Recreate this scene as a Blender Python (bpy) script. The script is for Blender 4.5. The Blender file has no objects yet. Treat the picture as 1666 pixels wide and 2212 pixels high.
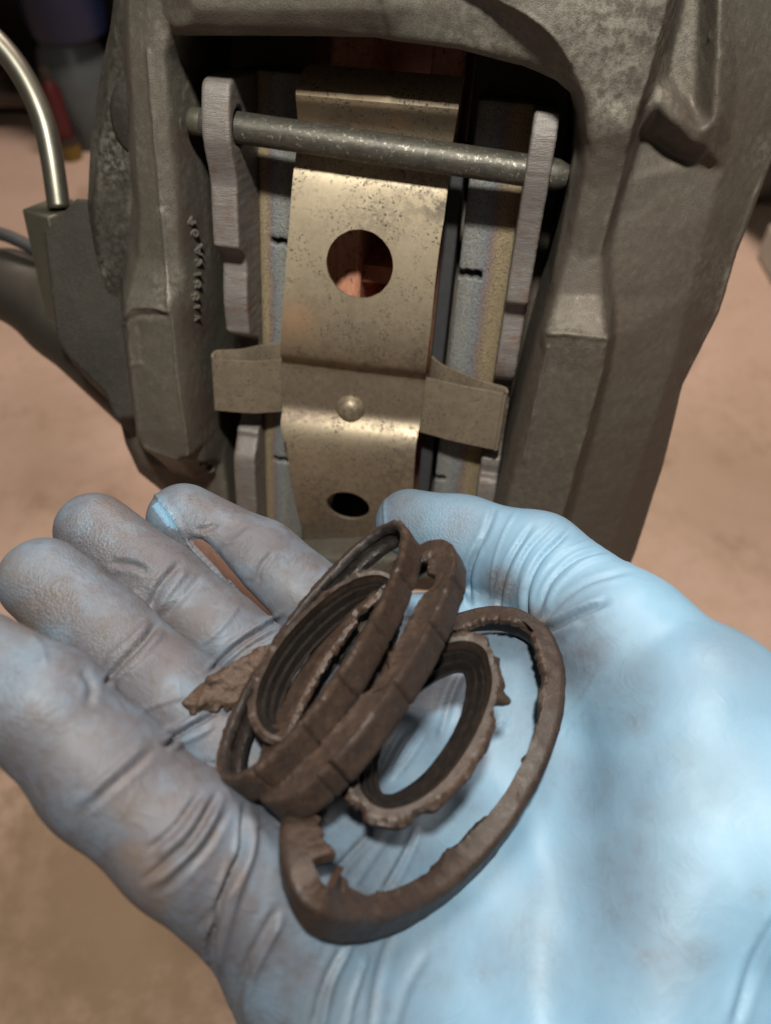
import bpy, bmesh, math, random
import numpy as np
from mathutils import Vector, Matrix
from mathutils.geometry import delaunay_2d_cdt

# ------------------------------------------------------------------ camera, world, lamps, exposure
sc = bpy.context.scene
COL = sc.collection
U = 0.01                                   # everything below is worked out in centimetres
F0, CX, CY = 1700.0, 833.0, 1106.0         # focal length and centre of the measured frame (1666 x 2212)
PITCH = math.radians(50)                   # the camera looks down at the brake from above
CAMH = 82.0
cam_d = bpy.data.cameras.new('camera')
cam = bpy.data.objects.new('camera', cam_d)
COL.objects.link(cam)
cam.location = (0, 0, CAMH * U)
cam.rotation_euler = (math.pi / 2 - PITCH, 0, 0)
cam_d.sensor_fit = 'VERTICAL'
cam_d.sensor_height = 24
cam_d.lens = F0 / 2212 * 24
cam_d.clip_start = 0.005
cam_d.clip_end = 60
cam_d.dof.use_dof = True
cam_d.dof.focus_distance = 0.185
cam_d.dof.aperture_fstop = cam_d.lens / 1.9
sc.camera = cam

_c, _s = math.cos(math.pi / 2 - PITCH), math.sin(math.pi / 2 - PITCH)
RC = np.array([[1, 0, 0], [0, _c, -_s], [0, _s, _c]])
C0 = np.array([0, 0, CAMH])


def P(u, v, d):
    return np.array([(u - CX) / F0 * d, -(v - CY) / F0 * d, -d])


def W(p):                                   # measured frame (cm) -> world (cm)
    return np.asarray(p, float) @ RC.T + C0


# frame of the caliper opening: X across, Y up along it, N out of it
OC = P(757, 885, 27.0)
YA = -np.array([(635 - CX) / F0, -(3700 - CY) / F0, -1.0]); YA /= np.linalg.norm(YA)
XA = np.array([1, -.14, 0.0]); XA[2] = -(XA @ YA) / YA[2]; XA /= np.linalg.norm(XA)
NA = np.cross(XA, YA)
AX = np.stack([XA, YA, NA])


def L(u, v, z=0.0):                         # measured direction -> x, y on the plane z of the caliper
    r = np.array([(u - CX) / F0, -(v - CY) / F0, -1.0])
    t = ((OC + NA * z) @ NA) / (r @ NA)
    p = r * t - OC
    return np.array([p @ XA, p @ YA])


def LZ(u, v, z):
    a = L(u, v, z)
    return np.array([a[0], a[1], z])


def CL(p):                                  # caliper frame -> measured frame
    return np.asarray(p, float) @ AX + OC


def CW(p):
    return W(CL(p))


def QL(p):                                  # caliper frame -> picture
    q = CL(p)
    return np.stack([CX + F0 * q[..., 0] / -q[..., 2], CY - F0 * q[..., 1] / -q[..., 2]], -1)


world = bpy.data.worlds.new('World')
sc.world = world
world.use_nodes = True
bg = world.node_tree.nodes['Background']
bg.inputs[0].default_value = (1.0, 0.80, 0.66, 1)
bg.inputs[1].default_value = 0.06


def area_lamp(name, loc, target, size, power, color):
    d = bpy.data.lights.new(name, 'AREA')
    d.shape = 'DISK'
    d.size = size * U
    d.energy = power
    d.color = color
    o = bpy.data.objects.new(name, d)
    COL.objects.link(o)
    o.location = W(loc) * U
    v = Vector((W(target) - W(loc)).tolist())
    o.rotation_euler = v.to_track_quat('-Z', 'Y').to_euler()
    return o


# the hand-held work light above and to the right of the camera, and an added unseen lamp overhead that brightens the floor
area_lamp('work_light', CL((3.5, 37, 33)), CL((2, 2, 4)), 3.5, 3.1, (1.0, 0.98, 0.88))
area_lamp('floor_fill_lamp', (np.array([25, 120, 215.0]) - C0) @ RC, (np.array([5, 90, 0.0]) - C0) @ RC, 60, 40.0, (1.0, 0.83, 0.72))

sc.view_settings.view_transform = 'Standard'
sc.view_settings.look = 'None'
sc.view_settings.exposure = 0.0
sc.view_settings.gamma = 1.0
sc.cycles.max_bounces = 8
sc.cycles.use_denoising = True

# ------------------------------------------------------------------ tools
rng = np.random.default_rng(4)
random.seed(4)


def _hash(ix, iy, iz, seed):
    n = (ix * 374761393 + iy * 668265263 + iz * 2147483647 + seed * 974711) & 0x7fffffff
    n = ((n ^ (n >> 13)) * 1274126177) & 0x7fffffff
    return ((n ^ (n >> 16)) & 0xffff) / 65535.0


def noise(p, s=1.0, seed=0, octaves=1):
    """value noise in -1..1"""
    out = np.zeros(len(p)); a = 1.0; tot = 0
    for o in range(octaves):
        q = np.asarray(p, float) * s
        i = np.floor(q).astype(np.int64); f = q - i
        f = f * f * (3 - 2 * f)
        r = 0
        for dx in (0, 1):
            for dy in (0, 1):
                for dz in (0, 1):
                    w = (f[:, 0] if dx else 1 - f[:, 0]) * (f[:, 1] if dy else 1 - f[:, 1]) * (f[:, 2] if dz else 1 - f[:, 2])
                    r = r + w * _hash(i[:, 0] + dx, i[:, 1] + dy, i[:, 2] + dz, seed + o)
        out += a * (r * 2 - 1); tot += a
        a *= .5; s *= 2.03
    return out / tot


def smin(a, b, k):
    h = np.clip(.5 + .5 * (b - a) / k, 0, 1)
    return b + (a - b) * h - k * h * (1 - h)


def smax(a, b, k):
    return -smin(-a, -b, k)


def cone(p, a, b, ra, rb):
    a = np.asarray(a, float); b = np.asarray(b, float)
    ba = b - a
    t = np.clip(((p - a) @ ba) / (ba @ ba), 0, 1)
    return np.linalg.norm(p - a - t[:, None] * ba, axis=1) - (ra + (rb - ra) * t)


def poly_sdf(x, y, pts):
    pts = np.asarray(pts, float); n = len(pts)
    d = np.full(x.shape, 1e18); inside = np.zeros(x.shape, bool)
    for i in range(n):
        a = pts[i]; b = pts[(i + 1) % n]
        e = b - a
        wx = x - a[0]; wy = y - a[1]
        t = np.clip((wx * e[0] + wy * e[1]) / (e @ e + 1e-12), 0, 1)
        d = np.minimum(d, (wx - e[0] * t) ** 2 + (wy - e[1] * t) ** 2)
        if a[1] != b[1]:
            c = (a[1] > y) != (b[1] > y)
            xs = a[0] + (y - a[1]) * e[0] / (b[1] - a[1])
            inside ^= c & (x < xs)
    d = np.sqrt(d)
    return np.where(inside, -d, d)


def surface_nets(F, org, h):
    nx, ny, nz = F.shape
    S = F < 0
    cs = np.zeros((nx - 1, ny - 1, nz - 1), np.int8)
    for dx in (0, 1):
        for dy in (0, 1):
            for dz in (0, 1):
                cs += S[dx:nx - 1 + dx, dy:ny - 1 + dy, dz:nz - 1 + dz]
    act = (cs > 0) & (cs < 8)
    ci = np.argwhere(act)
    idx = np.full(act.shape, -1, np.int64); idx[act] = np.arange(len(ci))
    acc = np.zeros((len(ci), 3)); cnt = np.zeros(len(ci))
    corners = [(a, b, c) for a in (0, 1) for b in (0, 1) for c in (0, 1)]
    for a in corners:
        for ax in range(3):
            if a[ax] == 1:
                continue
            b = list(a); b[ax] = 1
            fa = F[ci[:, 0] + a[0], ci[:, 1] + a[1], ci[:, 2] + a[2]]
            fb = F[ci[:, 0] + b[0], ci[:, 1] + b[1], ci[:, 2] + b[2]]
            m = (fa < 0) != (fb < 0)
            t = np.where(m, fa / np.where(m, fa - fb, 1), 0)
            pt = np.tile(np.array(a, float), (len(ci), 1)); pt[:, ax] = t
            acc[m] += pt[m]; cnt[m] += 1
    V = (ci + acc / cnt[:, None]) * h + org
    Q = []
    for ax in range(3):
        o1, o2 = [(1, 2), (2, 0), (0, 1)][ax]
        sl0 = [slice(1, -1)] * 3; sl1 = [slice(1, -1)] * 3
        sl0[ax] = slice(0, -1); sl1[ax] = slice(1, None)
        A = S[tuple(sl0)]; B = S[tuple(sl1)]
        e = np.argwhere(A != B)
        if not len(e):
            continue
        g = e + 1; g[:, ax] -= 1
        fl = A[tuple(e.T)]

        def cid(d1, d2):
            c = g.copy(); c[:, o1] += d1; c[:, o2] += d2
            return idx[tuple(c.T)]
        q = np.stack([cid(-1, -1), cid(0, -1), cid(0, 0), cid(-1, 0)], 1)
        q[~fl] = q[~fl][:, ::-1]
        Q.append(q)
    return V, np.concatenate(Q)


def sdf_mesh(fn, lo, hi, h, coarse=4):
    """mesh of the solid fn < 0 inside the box lo..hi"""
    lo = np.asarray(lo, float); hi = np.asarray(hi, float)
    H = h * coarse
    nc = np.ceil((hi - lo) / H).astype(int) + 1
    g = np.stack(np.meshgrid(*[lo[i] + H * (np.arange(nc[i]) + .5) for i in range(3)], indexing='ij'), -1)
    Fc = fn(g.reshape(-1, 3)).reshape(nc)
    F = Fc.repeat(coarse, 0).repeat(coarse, 1).repeat(coarse, 2).astype(np.float32)
    near = (np.abs(Fc) < H * 1.35)
    nm = near.repeat(coarse, 0).repeat(coarse, 1).repeat(coarse, 2)
    ii = np.argwhere(nm)
    for k in range(0, len(ii), 2000000):
        j = ii[k:k + 2000000]
        F[tuple(j.T)] = fn(lo + h * (j + .5))
    F[[0, -1]] = np.maximum(F[[0, -1]], .01); F[:, [0, -1]] = np.maximum(F[:, [0, -1]], .01); F[:, :, [0, -1]] = np.maximum(F[:, :, [0, -1]], .01)
    return surface_nets(F, lo + h * .5, h)


# ---- objects
def thing(name, label, cat, base, group=None):
    """an Empty at the base of a thing; base in the measured frame (cm)"""
    o = bpy.data.objects.new(name, None)
    COL.objects.link(o)
    o.empty_display_size = .01
    o.location = W(base) * U
    o['label'] = label; o['category'] = cat
    if group:
        o['group'] = group
    return o


def link(name, V, faces, mat, parent=None, smooth=True, attrs=None, label=None, cat=None, group=None, kind=None, sharp=None, uv=None):
    """V in world centimetres -> ONE mesh object"""
    V = np.asarray(V, float)
    org = np.array(parent.matrix_world.translation if False else (0, 0, 0), float)
    if parent is not None:
        p = parent; org = np.zeros(3)
        while p is not None:
            org += np.array(p.location); p = p.parent
    else:
        org = V.mean(0) * U
        org[2] = V[:, 2].min() * U
    me = bpy.data.meshes.new(name)
    vv = (V * U - org).astype(np.float32)
    if isinstance(faces, np.ndarray):
        n, k = faces.shape
        me.vertices.add(len(vv)); me.vertices.foreach_set('co', vv.ravel())
        me.loops.add(n * k); me.loops.foreach_set('vertex_index', faces.astype(np.int32).ravel())
        me.polygons.add(n)
        me.polygons.foreach_set('loop_start', np.arange(0, n * k, k, dtype=np.int32))
        me.update(calc_edges=True)
    else:
        me.from_pydata(vv.tolist(), [], [list(map(int, f)) for f in faces])
    me.validate()
    if attrs:
        for k, a in attrs.items():
            at = me.attributes.new(k, 'FLOAT', 'POINT')
            at.data.foreach_set('value', np.asarray(a, np.float32))
    if smooth:
        me.polygons.foreach_set('use_smooth', np.ones(len(me.polygons), bool))
        if sharp is not None:
            me.set_sharp_from_angle(angle=math.radians(sharp))
    me.materials.append(mat)
    o = bpy.data.objects.new(name, me)
    COL.objects.link(o)
    if parent is not None:
        o.parent = parent
    else:
        o.location = org
    for k, a in (('label', label), ('category', cat), ('group', group), ('kind', kind)):
        if a:
            o[k] = a
    return o


def bevel(o, w, seg=2):
    m = o.modifiers.new('bevel', 'BEVEL'); m.width = w * U; m.segments = seg; m.limit_method = 'ANGLE'
    m.angle_limit = math.radians(40)
    return o


def catmull(pts, n=8, closed=False):
    pts = np.asarray(pts, float); N = len(pts); out = []
    for i in range(N if closed else N - 1):
        if closed:
            a, b, c, d = pts[(i - 1) % N], pts[i], pts[(i + 1) % N], pts[(i + 2) % N]
        else:
            a, b, c, d = pts[max(i - 1, 0)], pts[i], pts[i + 1], pts[min(i + 2, N - 1)]
        for t in np.arange(n) / n:
            out.append(.5 * ((2 * b) + (-a + c) * t + (2 * a - 5 * b + 4 * c - d) * t * t + (-a + 3 * b - 3 * c + d) * t ** 3))
    if not closed:
        out.append(pts[-1])
    return np.array(out)


def tube(path, r, seg=24, cap=True):
    path = np.asarray(path, float); n = len(path)
    r = np.broadcast_to(np.asarray(r, float), (n,))
    T = np.gradient(path, axis=0); T /= np.linalg.norm(T, axis=1)[:, None]
    up = np.array([0, 0, 1.0]) if abs(T[0][2]) < .9 else np.array([1.0, 0, 0])
    V = []; A = np.cross(T[0], up); A /= np.linalg.norm(A)
    for i in range(n):
        A = A - T[i] * (A @ T[i]); A /= np.linalg.norm(A)
        B = np.cross(T[i], A)
        for k in range(seg):
            t = 2 * math.pi * k / seg
            V.append(path[i] + r[i] * (math.cos(t) * A + math.sin(t) * B))
    Fc = []
    for i in range(n - 1):
        for k in range(seg):
            k2 = (k + 1) % seg
            Fc.append((i * seg + k, i * seg + k2, (i + 1) * seg + k2, (i + 1) * seg + k))
    if cap:
        Fc.append(tuple(range(seg - 1, -1, -1))); Fc.append(tuple(range((n - 1) * seg, n * seg)))
    return np.array(V), Fc


def lathe(prof, seg=48):
    """prof: (r, z) from axis out; about z"""
    V = []; n = len(prof)
    for k in range(seg):
        t = 2 * math.pi * k / seg
        for r, z in prof:
            V.append((r * math.cos(t), r * math.sin(t), z))
    Fc = []
    for k in range(seg):
        k2 = (k + 1) % seg
        for i in range(n - 1):
            Fc.append((k * n + i, k2 * n + i, k2 * n + i + 1, k * n + i + 1))
    return np.array(V), Fc


# ---- materials
def new_mat(name):
    m = bpy.data.materials.new(name)
    m.use_nodes = True
    nt = m.node_tree
    b = nt.nodes['Principled BSDF']
    return m, nt, b


class G:
    """small node builder working in centimetres of object space"""
    def __init__(s, nt):
        s.nt = nt
        tc = nt.nodes.new('ShaderNodeTexCoord')
        mp = nt.nodes.new('ShaderNodeMapping'); mp.inputs['Scale'].default_value = (100, 100, 100)
        nt.links.new(tc.outputs['Object'], mp.inputs[0])
        s.co = mp.outputs[0]

    def stretch(s, rot, scale):
        mp = s.nt.nodes.new('ShaderNodeMapping'); mp.vector_type = 'POINT'
        mp.inputs['Rotation'].default_value = rot
        mp.inputs['Scale'].default_value = scale
        s.nt.links.new(s.co, mp.inputs[0])
        return mp.outputs[0]

    def noise(s, scale, detail=4, rough=.6, co=None, dist=0):
        n = s.nt.nodes.new('ShaderNodeTexNoise')
        n.inputs['Scale'].default_value = scale; n.inputs['Detail'].default_value = detail
        n.inputs['Roughness'].default_value = rough; n.inputs['Distortion'].default_value = dist
        s.nt.links.new(co or s.co, n.inputs['Vector'])
        return n.outputs[0]

    def voro(s, scale, co=None, feature='F1'):
        n = s.nt.nodes.new('ShaderNodeTexVoronoi'); n.feature = feature
        n.inputs['Scale'].default_value = scale
        s.nt.links.new(co or s.co, n.inputs['Vector'])
        return n.outputs[0]

    def attr(s, name):
        n = s.nt.nodes.new('ShaderNodeAttribute'); n.attribute_name = name
        return n.outputs['Fac']

    def ramp(s, fac, stops, interp='LINEAR'):
        n = s.nt.nodes.new('ShaderNodeValToRGB')
        n.color_ramp.interpolation = interp
        e = n.color_ramp.elements
        while len(e) < len(stops):
            e.new(.5)
        for el, (p, c) in zip(e, stops):
            el.position = p
            el.color = (c, c, c, 1) if not hasattr(c, '__len__') else (*c, 1)
        s.nt.links.new(fac, n.inputs[0])
        return n.outputs[0]

    def mix(s, fac, a, b, mode='MIX'):
        n = s.nt.nodes.new('ShaderNodeMix'); n.data_type = 'RGBA'; n.blend_type = mode
        for sock, v in ((n.inputs[0], fac), (n.inputs[6], a), (n.inputs[7], b)):
            if hasattr(v, 'is_linked'):
                s.nt.links.new(v, sock)
            else:
                sock.default_value = v if not hasattr(v, '__len__') else (*v, 1)
        return n.outputs[2]

    def math(s, op, a, b=None, clamp=False):
        n = s.nt.nodes.new('ShaderNodeMath'); n.operation = op; n.use_clamp = clamp
        for sock, v in ((n.inputs[0], a), (n.inputs[1], b)):
            if v is None:
                continue
            if hasattr(v, 'is_linked'):
                s.nt.links.new(v, sock)
            else:
                sock.default_value = v
        return n.outputs[0]

    def bump(s, h, strength=.5, dist=.05, prev=None):
        n = s.nt.nodes.new('ShaderNodeBump')
        n.inputs['Strength'].default_value = strength; n.inputs['Distance'].default_value = dist * U
        s.nt.links.new(h, n.inputs['Height'])
        if prev is not None:
            s.nt.links.new(prev, n.inputs['Normal'])
        return n.outputs[0]

    def put(s, b, **kw):
        names = dict(color='Base Color', rough='Roughness', metal='Metallic', normal='Normal', spec='Specular IOR Level', sss='Subsurface Weight')
        for k, v in kw.items():
            sock = b.inputs[names[k]]
            if hasattr(v, 'is_linked'):
                s.nt.links.new(v, sock)
            else:
                sock.default_value = v if not hasattr(v, '__len__') else (*v, 1)


def mat_cast(name, c1, c2, c3, rough=.55, grain=1.0, metal=.35):
    m, nt, b = new_mat(name); g = G(nt)
    n1 = g.noise(.55, 5, .6); n2 = g.noise(5, 6, .65); n3 = g.noise(26, 3, .6); v = g.voro(17)
    col = g.mix(g.ramp(n1, [(.35, 0.), (.65, 1.)]), c1, c2)
    col = g.mix(g.ramp(n2, [(.55, 0.), (.75, .45)]), col, c3)
    col = g.mix(g.ramp(n3, [(.32, .75), (.5, 0.)]), col, tuple(x * .45 for x in c1))
    speck = g.ramp(g.noise(42, 2, .5), [(.69, 0.), (.74, 1.)])
    col = g.mix(g.math('MULTIPLY', speck, .4), col, (.35, .30, .24))
    if name == 'cast_iron_coating':
        oil_and_shade = g.math('MULTIPLY', g.attr('oil_and_shade'), g.ramp(n2, [(.38, 1.), (.72, .45)]))
        col = g.mix(oil_and_shade, col, (.040, .036, .029))
        col = g.mix(g.math('MULTIPLY', g.attr('warm'), g.ramp(n1, [(.2, .6), (.7, 1.)])), col, (.112, .082, .065))
        wear = g.math('MULTIPLY', g.attr('worn'), g.ramp(n2, [(.42, 0.), (.6, .8)]))
        col = g.mix(wear, col, (.33, .31, .26))
    bn = g.bump(n2, .15 * grain, .05)
    bn = g.bump(n3, .38 * grain, .02, bn)
    bn = g.bump(g.ramp(v, [(0., 0.), (.35, 1.)]), .3 * grain, .02, bn)
    g.put(b, color=col, rough=g.ramp(n2, [(.3, rough - .1), (.7, rough + .18)]), metal=metal, normal=bn)
    return m


M = {}
M['cast'] = mat_cast('cast_iron_coating', (.150, .130, .106), (.124, .113, .094), (.225, .205, .172))
M['cast_dark'] = mat_cast('cast_iron_rough_dark', (.036, .032, .026), (.055, .048, .039), (.10, .088, .07), .6, 1.5)


def mat_plate():
    m, nt, b = new_mat('shot_blasted_steel_edge'); g = G(nt)
    st = g.stretch((0, 0, 0), (4, 4, 34))
    n = g.noise(1.0, 5, .62, st); n2 = g.noise(22, 3, .6); n3 = g.noise(.8, 3)
    col = g.mix(n3, (.205, .172, .156), (.17, .162, .158))
    col = g.mix(g.ramp(n, [(.35, .28), (.55, 0.)]), col, (.08, .065, .058))
    col = g.mix(g.ramp(g.noise(1.7, 5, .7), [(.50, 0.), (.66, .7)]), col, (.155, .088, .06))
    col = g.mix(g.ramp(n2, [(.62, 0.), (.72, .5)]), col, (.36, .32, .29))
    bn = g.bump(n, .5, .05); bn = g.bump(n2, .3, .02, bn)
    g.put(b, color=col, rough=.5, metal=.25, normal=bn)
    return m


def mat_tint(flip):
    m, nt, b = new_mat('heat_tinted_steel'); g = G(nt)
    a = g.attr('across')
    w = g.math('ADD', a, g.math('MULTIPLY', g.math('SUBTRACT', g.noise(1.3, 4), .5), .28))
    stops = [(.0, (.30, .235, .14)), (.22, (.37, .285, .17)), (.36, (.30, .22, .17)), (.45, (.25, .215, .235)), (.55, (.255, .275, .295)), (.78, (.31, .315, .295)), (1., (.24, .24, .23))]
    col = g.ramp(w, stops)
    n2 = g.noise(20, 4, .65); v = g.voro(26)
    col = g.mix(g.ramp(n2, [(.34, .85), (.52, 0.)]), col, (.085, .072, .06))
    n5 = g.noise(34, 3, .7)
    col = g.mix(g.ramp(n5, [(.60, 0.), (.72, .8)]), col, (.62, .58, .50))
    bn = g.bump(n2, .9, .045); bn = g.bump(n5, .7, .03, bn); bn = g.bump(v, .4, .02, bn)
    g.put(b, color=col, rough=g.ramp(n2, [(.3, .5), (.7, .33)]), metal=.5, normal=bn)
    return m


def mat_spring():
    m, nt, b = new_mat('tarnished_spring_steel'); g = G(nt)
    n1 = g.noise(.9, 5, .6); n2 = g.noise(4.5, 6, .68); n3 = g.noise(13, 4, .6)
    br = g.noise(1.0, 4, .6, g.stretch((0, 0, .09), (2, 30, 30)))
    col = g.mix(g.ramp(n1, [(.3, 0.), (.7, 1.)]), (.60, .50, .35), (.48, .39, .275))
    col = g.mix(g.ramp(n2, [(.56, 0.), (.70, .8)]), col, (.15, .125, .10))
    brn = g.math('MULTIPLY', g.attr('brown'), g.ramp(n2, [(.2, .65), (.6, 1.)]))
    col = g.mix(brn, col, (.165, .120, .088))
    col = g.mix(g.math('MULTIPLY', g.attr('copper_reflection'), .6), col, (.62, .33, .17))  # coppery reflection painted into the colour of the strip
    dk = g.math('MULTIPLY', g.attr('patch'), g.ramp(g.noise(3.4, 6, .75), [(.44, 0.), (.56, .9)]))
    col = g.mix(dk, col, (.075, .065, .058))
    pit = g.math('MULTIPLY', g.ramp(n3, [(.56, 0.), (.64, 1.)]), g.ramp(g.noise(1.1, 3), [(.40, 0.), (.56, 1.)]))
    col = g.mix(pit, col, (.06, .052, .045))
    col = g.mix(g.math('MULTIPLY', br, .25), col, (.24, .19, .14))
    rg = g.math('ADD', g.ramp(n2, [(.35, .41), (.7, .60)]), g.math('MULTIPLY', pit, .2))
    bn = g.bump(br, .12, .01); bn = g.bump(n3, .14, .012, bn)
    g.put(b, color=col, rough=rg, metal=.55, normal=bn)
    return m


def mat_pin():
    m, nt, b = new_mat('worn_pin_steel'); g = G(nt)
    st = g.stretch((0, 0, 0), (1.6, 14, 14))
    n = g.noise(1.0, 5, .65, st); n2 = g.noise(9, 5, .65); n4 = g.noise(2.2, 4)
    col = g.mix(g.ramp(n, [(.35, 0.), (.65, 1.)]), (.06, .055, .044), (.105, .094, .077))
    col = g.mix(g.ramp(n2, [(.58, 0.), (.68, .9)]), col, (.34, .31, .26))
    col = g.mix(g.ramp(n4, [(.5, 0.), (.66, .8)]), col, (.055, .05, .045))
    bn = g.bump(n, .25, .02); bn = g.bump(n2, .2, .015, bn)
    g.put(b, color=col, rough=g.ramp(n2, [(.4, .55), (.66, .42)]), metal=.5, normal=bn)
    return m


def mat_plain(name, c, rough=.6, metal=0., var=.35, scale=2., bump=.2, bdist=.03):
    m, nt, b = new_mat(name); g = G(nt)
    n = g.noise(scale, 5, .6)
    col = g.mix(n, tuple(x * (1 - var) for x in c), tuple(min(1, x * (1 + var)) for x in c))
    g.put(b, color=col, rough=rough, metal=metal, normal=g.bump(g.noise(scale * 6, 4), bump, bdist))
    return m


def mat_rust():
    m, nt, b = new_mat('rusted_disc_iron'); g = G(nt)
    st = g.stretch((0, 0, 0), (26, 3, 3))
    n = g.noise(1.0, 4, .6, st); n2 = g.noise(5, 5, .7)
    col = g.mix(g.ramp(n, [(.3, 0.), (.7, 1.)]), (.70, .34, .22), (.52, .23, .14))
    col = g.mix(g.ramp(n2, [(.56, 0.), (.66, .8)]), col, (.08, .045, .032))
    g.put(b, color=col, rough=.6, metal=.2, normal=g.bump(n, .4, .04))
    return m


def mat_rubber(name='perished_rubber', dusty=1.0):
    m, nt, b = new_mat(name); g = G(nt)
    n1 = g.noise(1.1, 5, .6); n2 = g.noise(7, 5, .65); n3 = g.noise(24, 4, .6)
    tn = g.attr('tear'); shd = g.attr('inner_shade')
    col = g.mix(g.ramp(n1, [(.35, 0.), (.65, 1.)]), (.025, .0155, .0115), (.037, .023, .0172))
    col = g.mix(g.ramp(n2, [(.60, 0.), (.74, .7)]), col, (.064, .041, .030))
    ck = g.math('POWER', g.math('SUBTRACT', 1., g.math('ABSOLUTE', g.math('SUBTRACT', g.math('MULTIPLY', g.noise(4.2, 3, .6, dist=1.0), 2.), 1.))), 14.)
    col = g.mix(g.math('MULTIPLY', ck, .45), col, (.006, .005, .004))
    rs = g.ramp(g.noise(2.0, 5, .7), [(.56, 0.), (.74, .35)])
    col = g.mix(rs, col, (.090, .052, .032))
    col = g.mix(g.ramp(n3, [(.30, .6), (.46, 0.)]), col, (.012, .009, .007))
    col = g.mix(g.math('MULTIPLY', tn, g.ramp(n2, [(.4, .1), (.6, .55)])), col, (.066, .039, .026))
    col = g.mix(g.math('MULTIPLY', shd, g.ramp(n2, [(.35, 1.), (.75, .45)])), col, (.010, .0085, .008))  # inner faces blackened: their occlusion is painted into the rubber
    bn = g.bump(n2, .13, .03); bn = g.bump(n3, .16, .015, bn); bn = g.bump(g.math('SUBTRACT', 1., ck), .14, .025, bn)
    g.put(b, color=col, rough=g.ramp(n2, [(.3, .46), (.7, .60)]), normal=bn, spec=.38)
    return m


def mat_glove():
    m, nt, b = new_mat('nitrile_glove'); g = G(nt)
    gr = g.attr('grime_shade'); tip = g.attr('tipgrain')
    n1 = g.noise(.9, 5, .65); n2 = g.noise(3.2, 6, .7, dist=.4); n3 = g.noise(34, 2, .5); n4 = g.noise(12, 5, .7)
    clean = g.mix(g.ramp(n1, [(.35, 0.), (.7, 1.)]), (.170, .32, .46), (.205, .372, .52))
    f = g.math('MULTIPLY', g.math('MULTIPLY', gr, 1.3), g.ramp(n1, [(.25, .72), (.6, 1.)]), True)
    col = g.mix(f, clean, (.082, .081, .096))  # grime, its tone also darkened for the partial shade on the fingers
    f2 = g.math('MULTIPLY', g.math('MULTIPLY', gr, gr), g.ramp(n2, [(.50, 0.), (.72, .85)]), True)
    col = g.mix(f2, col, (.060, .045, .038))
    f4 = g.math('MULTIPLY', gr, g.ramp(n4, [(.62, 0.), (.74, .7)]), True)
    col = g.mix(f4, col, (.12, .10, .088))
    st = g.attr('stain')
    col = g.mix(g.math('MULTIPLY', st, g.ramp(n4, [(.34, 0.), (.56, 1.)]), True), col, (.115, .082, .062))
    pt = g.math('MULTIPLY', tip, g.ramp(n3, [(.50, 0.), (.62, .55)]))
    col = g.mix(pt, col, (.15, .15, .155))
    bn = g.bump(n3, .10, .012)
    vt = g.math('MULTIPLY', tip, g.voro(16))
    bn = g.bump(vt, .45, .03, bn)
    rd = g.math('SUBTRACT', 1., g.math('ABSOLUTE', g.math('SUBTRACT', g.math('MULTIPLY', g.noise(1.15, 2, .5, dist=1.6), 2.), 1.)))
    rd2 = g.math('SUBTRACT', 1., g.math('ABSOLUTE', g.math('SUBTRACT', g.math('MULTIPLY', g.noise(2.3, 2, .5, dist=1.2), 2.), 1.)))
    bn = g.bump(g.math('MULTIPLY', g.math('POWER', rd, 9.), gr), .16, .04, bn)
    bn = g.bump(g.math('MULTIPLY', g.math('POWER', rd2, 12.), gr), .08, .025, bn)
    bn = g.bump(g.noise(1.6, 3, .5, dist=.6), .12, .06, bn)
    g.put(b, color=col, rough=g.math('ADD', g.ramp(n1, [(.3, .42), (.7, .54)]), g.math('MULTIPLY', gr, .12)), normal=bn, spec=.4, sss=0.)
    b.inputs['Subsurface Radius'].default_value = (.3, .5, .8)
    b.inputs['Subsurface Scale'].default_value = .002
    return m


M['plate'] = mat_plate(); M['tint'] = mat_tint(0); M['spring'] = mat_spring(); M['pin'] = mat_pin()
M['rust'] = mat_rust(); M['rubber'] = mat_rubber(); M['glove'] = mat_glove()
M['friction'] = mat_plain('friction_lining', (.03, .03, .032), .7, 0, .4, 5, .5)
M['dark_steel'] = mat_plain('dark_steel', (.07, .068, .062), .45, .7, .4, 3)
M['tube'] = mat_plain('plated_tube', (.21, .20, .165), .40, .9, .25, 3, .08, .01)
M['fitting'] = mat_plain('zinc_fitting', (.17, .165, .125), .42, .7, .3, 3)
M['arm'] = mat_plain('olive_painted_iron', (.040, .036, .028), .5, .2, .4, .8)
M['skin'] = mat_plain('brown_skin', (.14, .072, .052), .5, 0, .3, 3, .4, .03)


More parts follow.
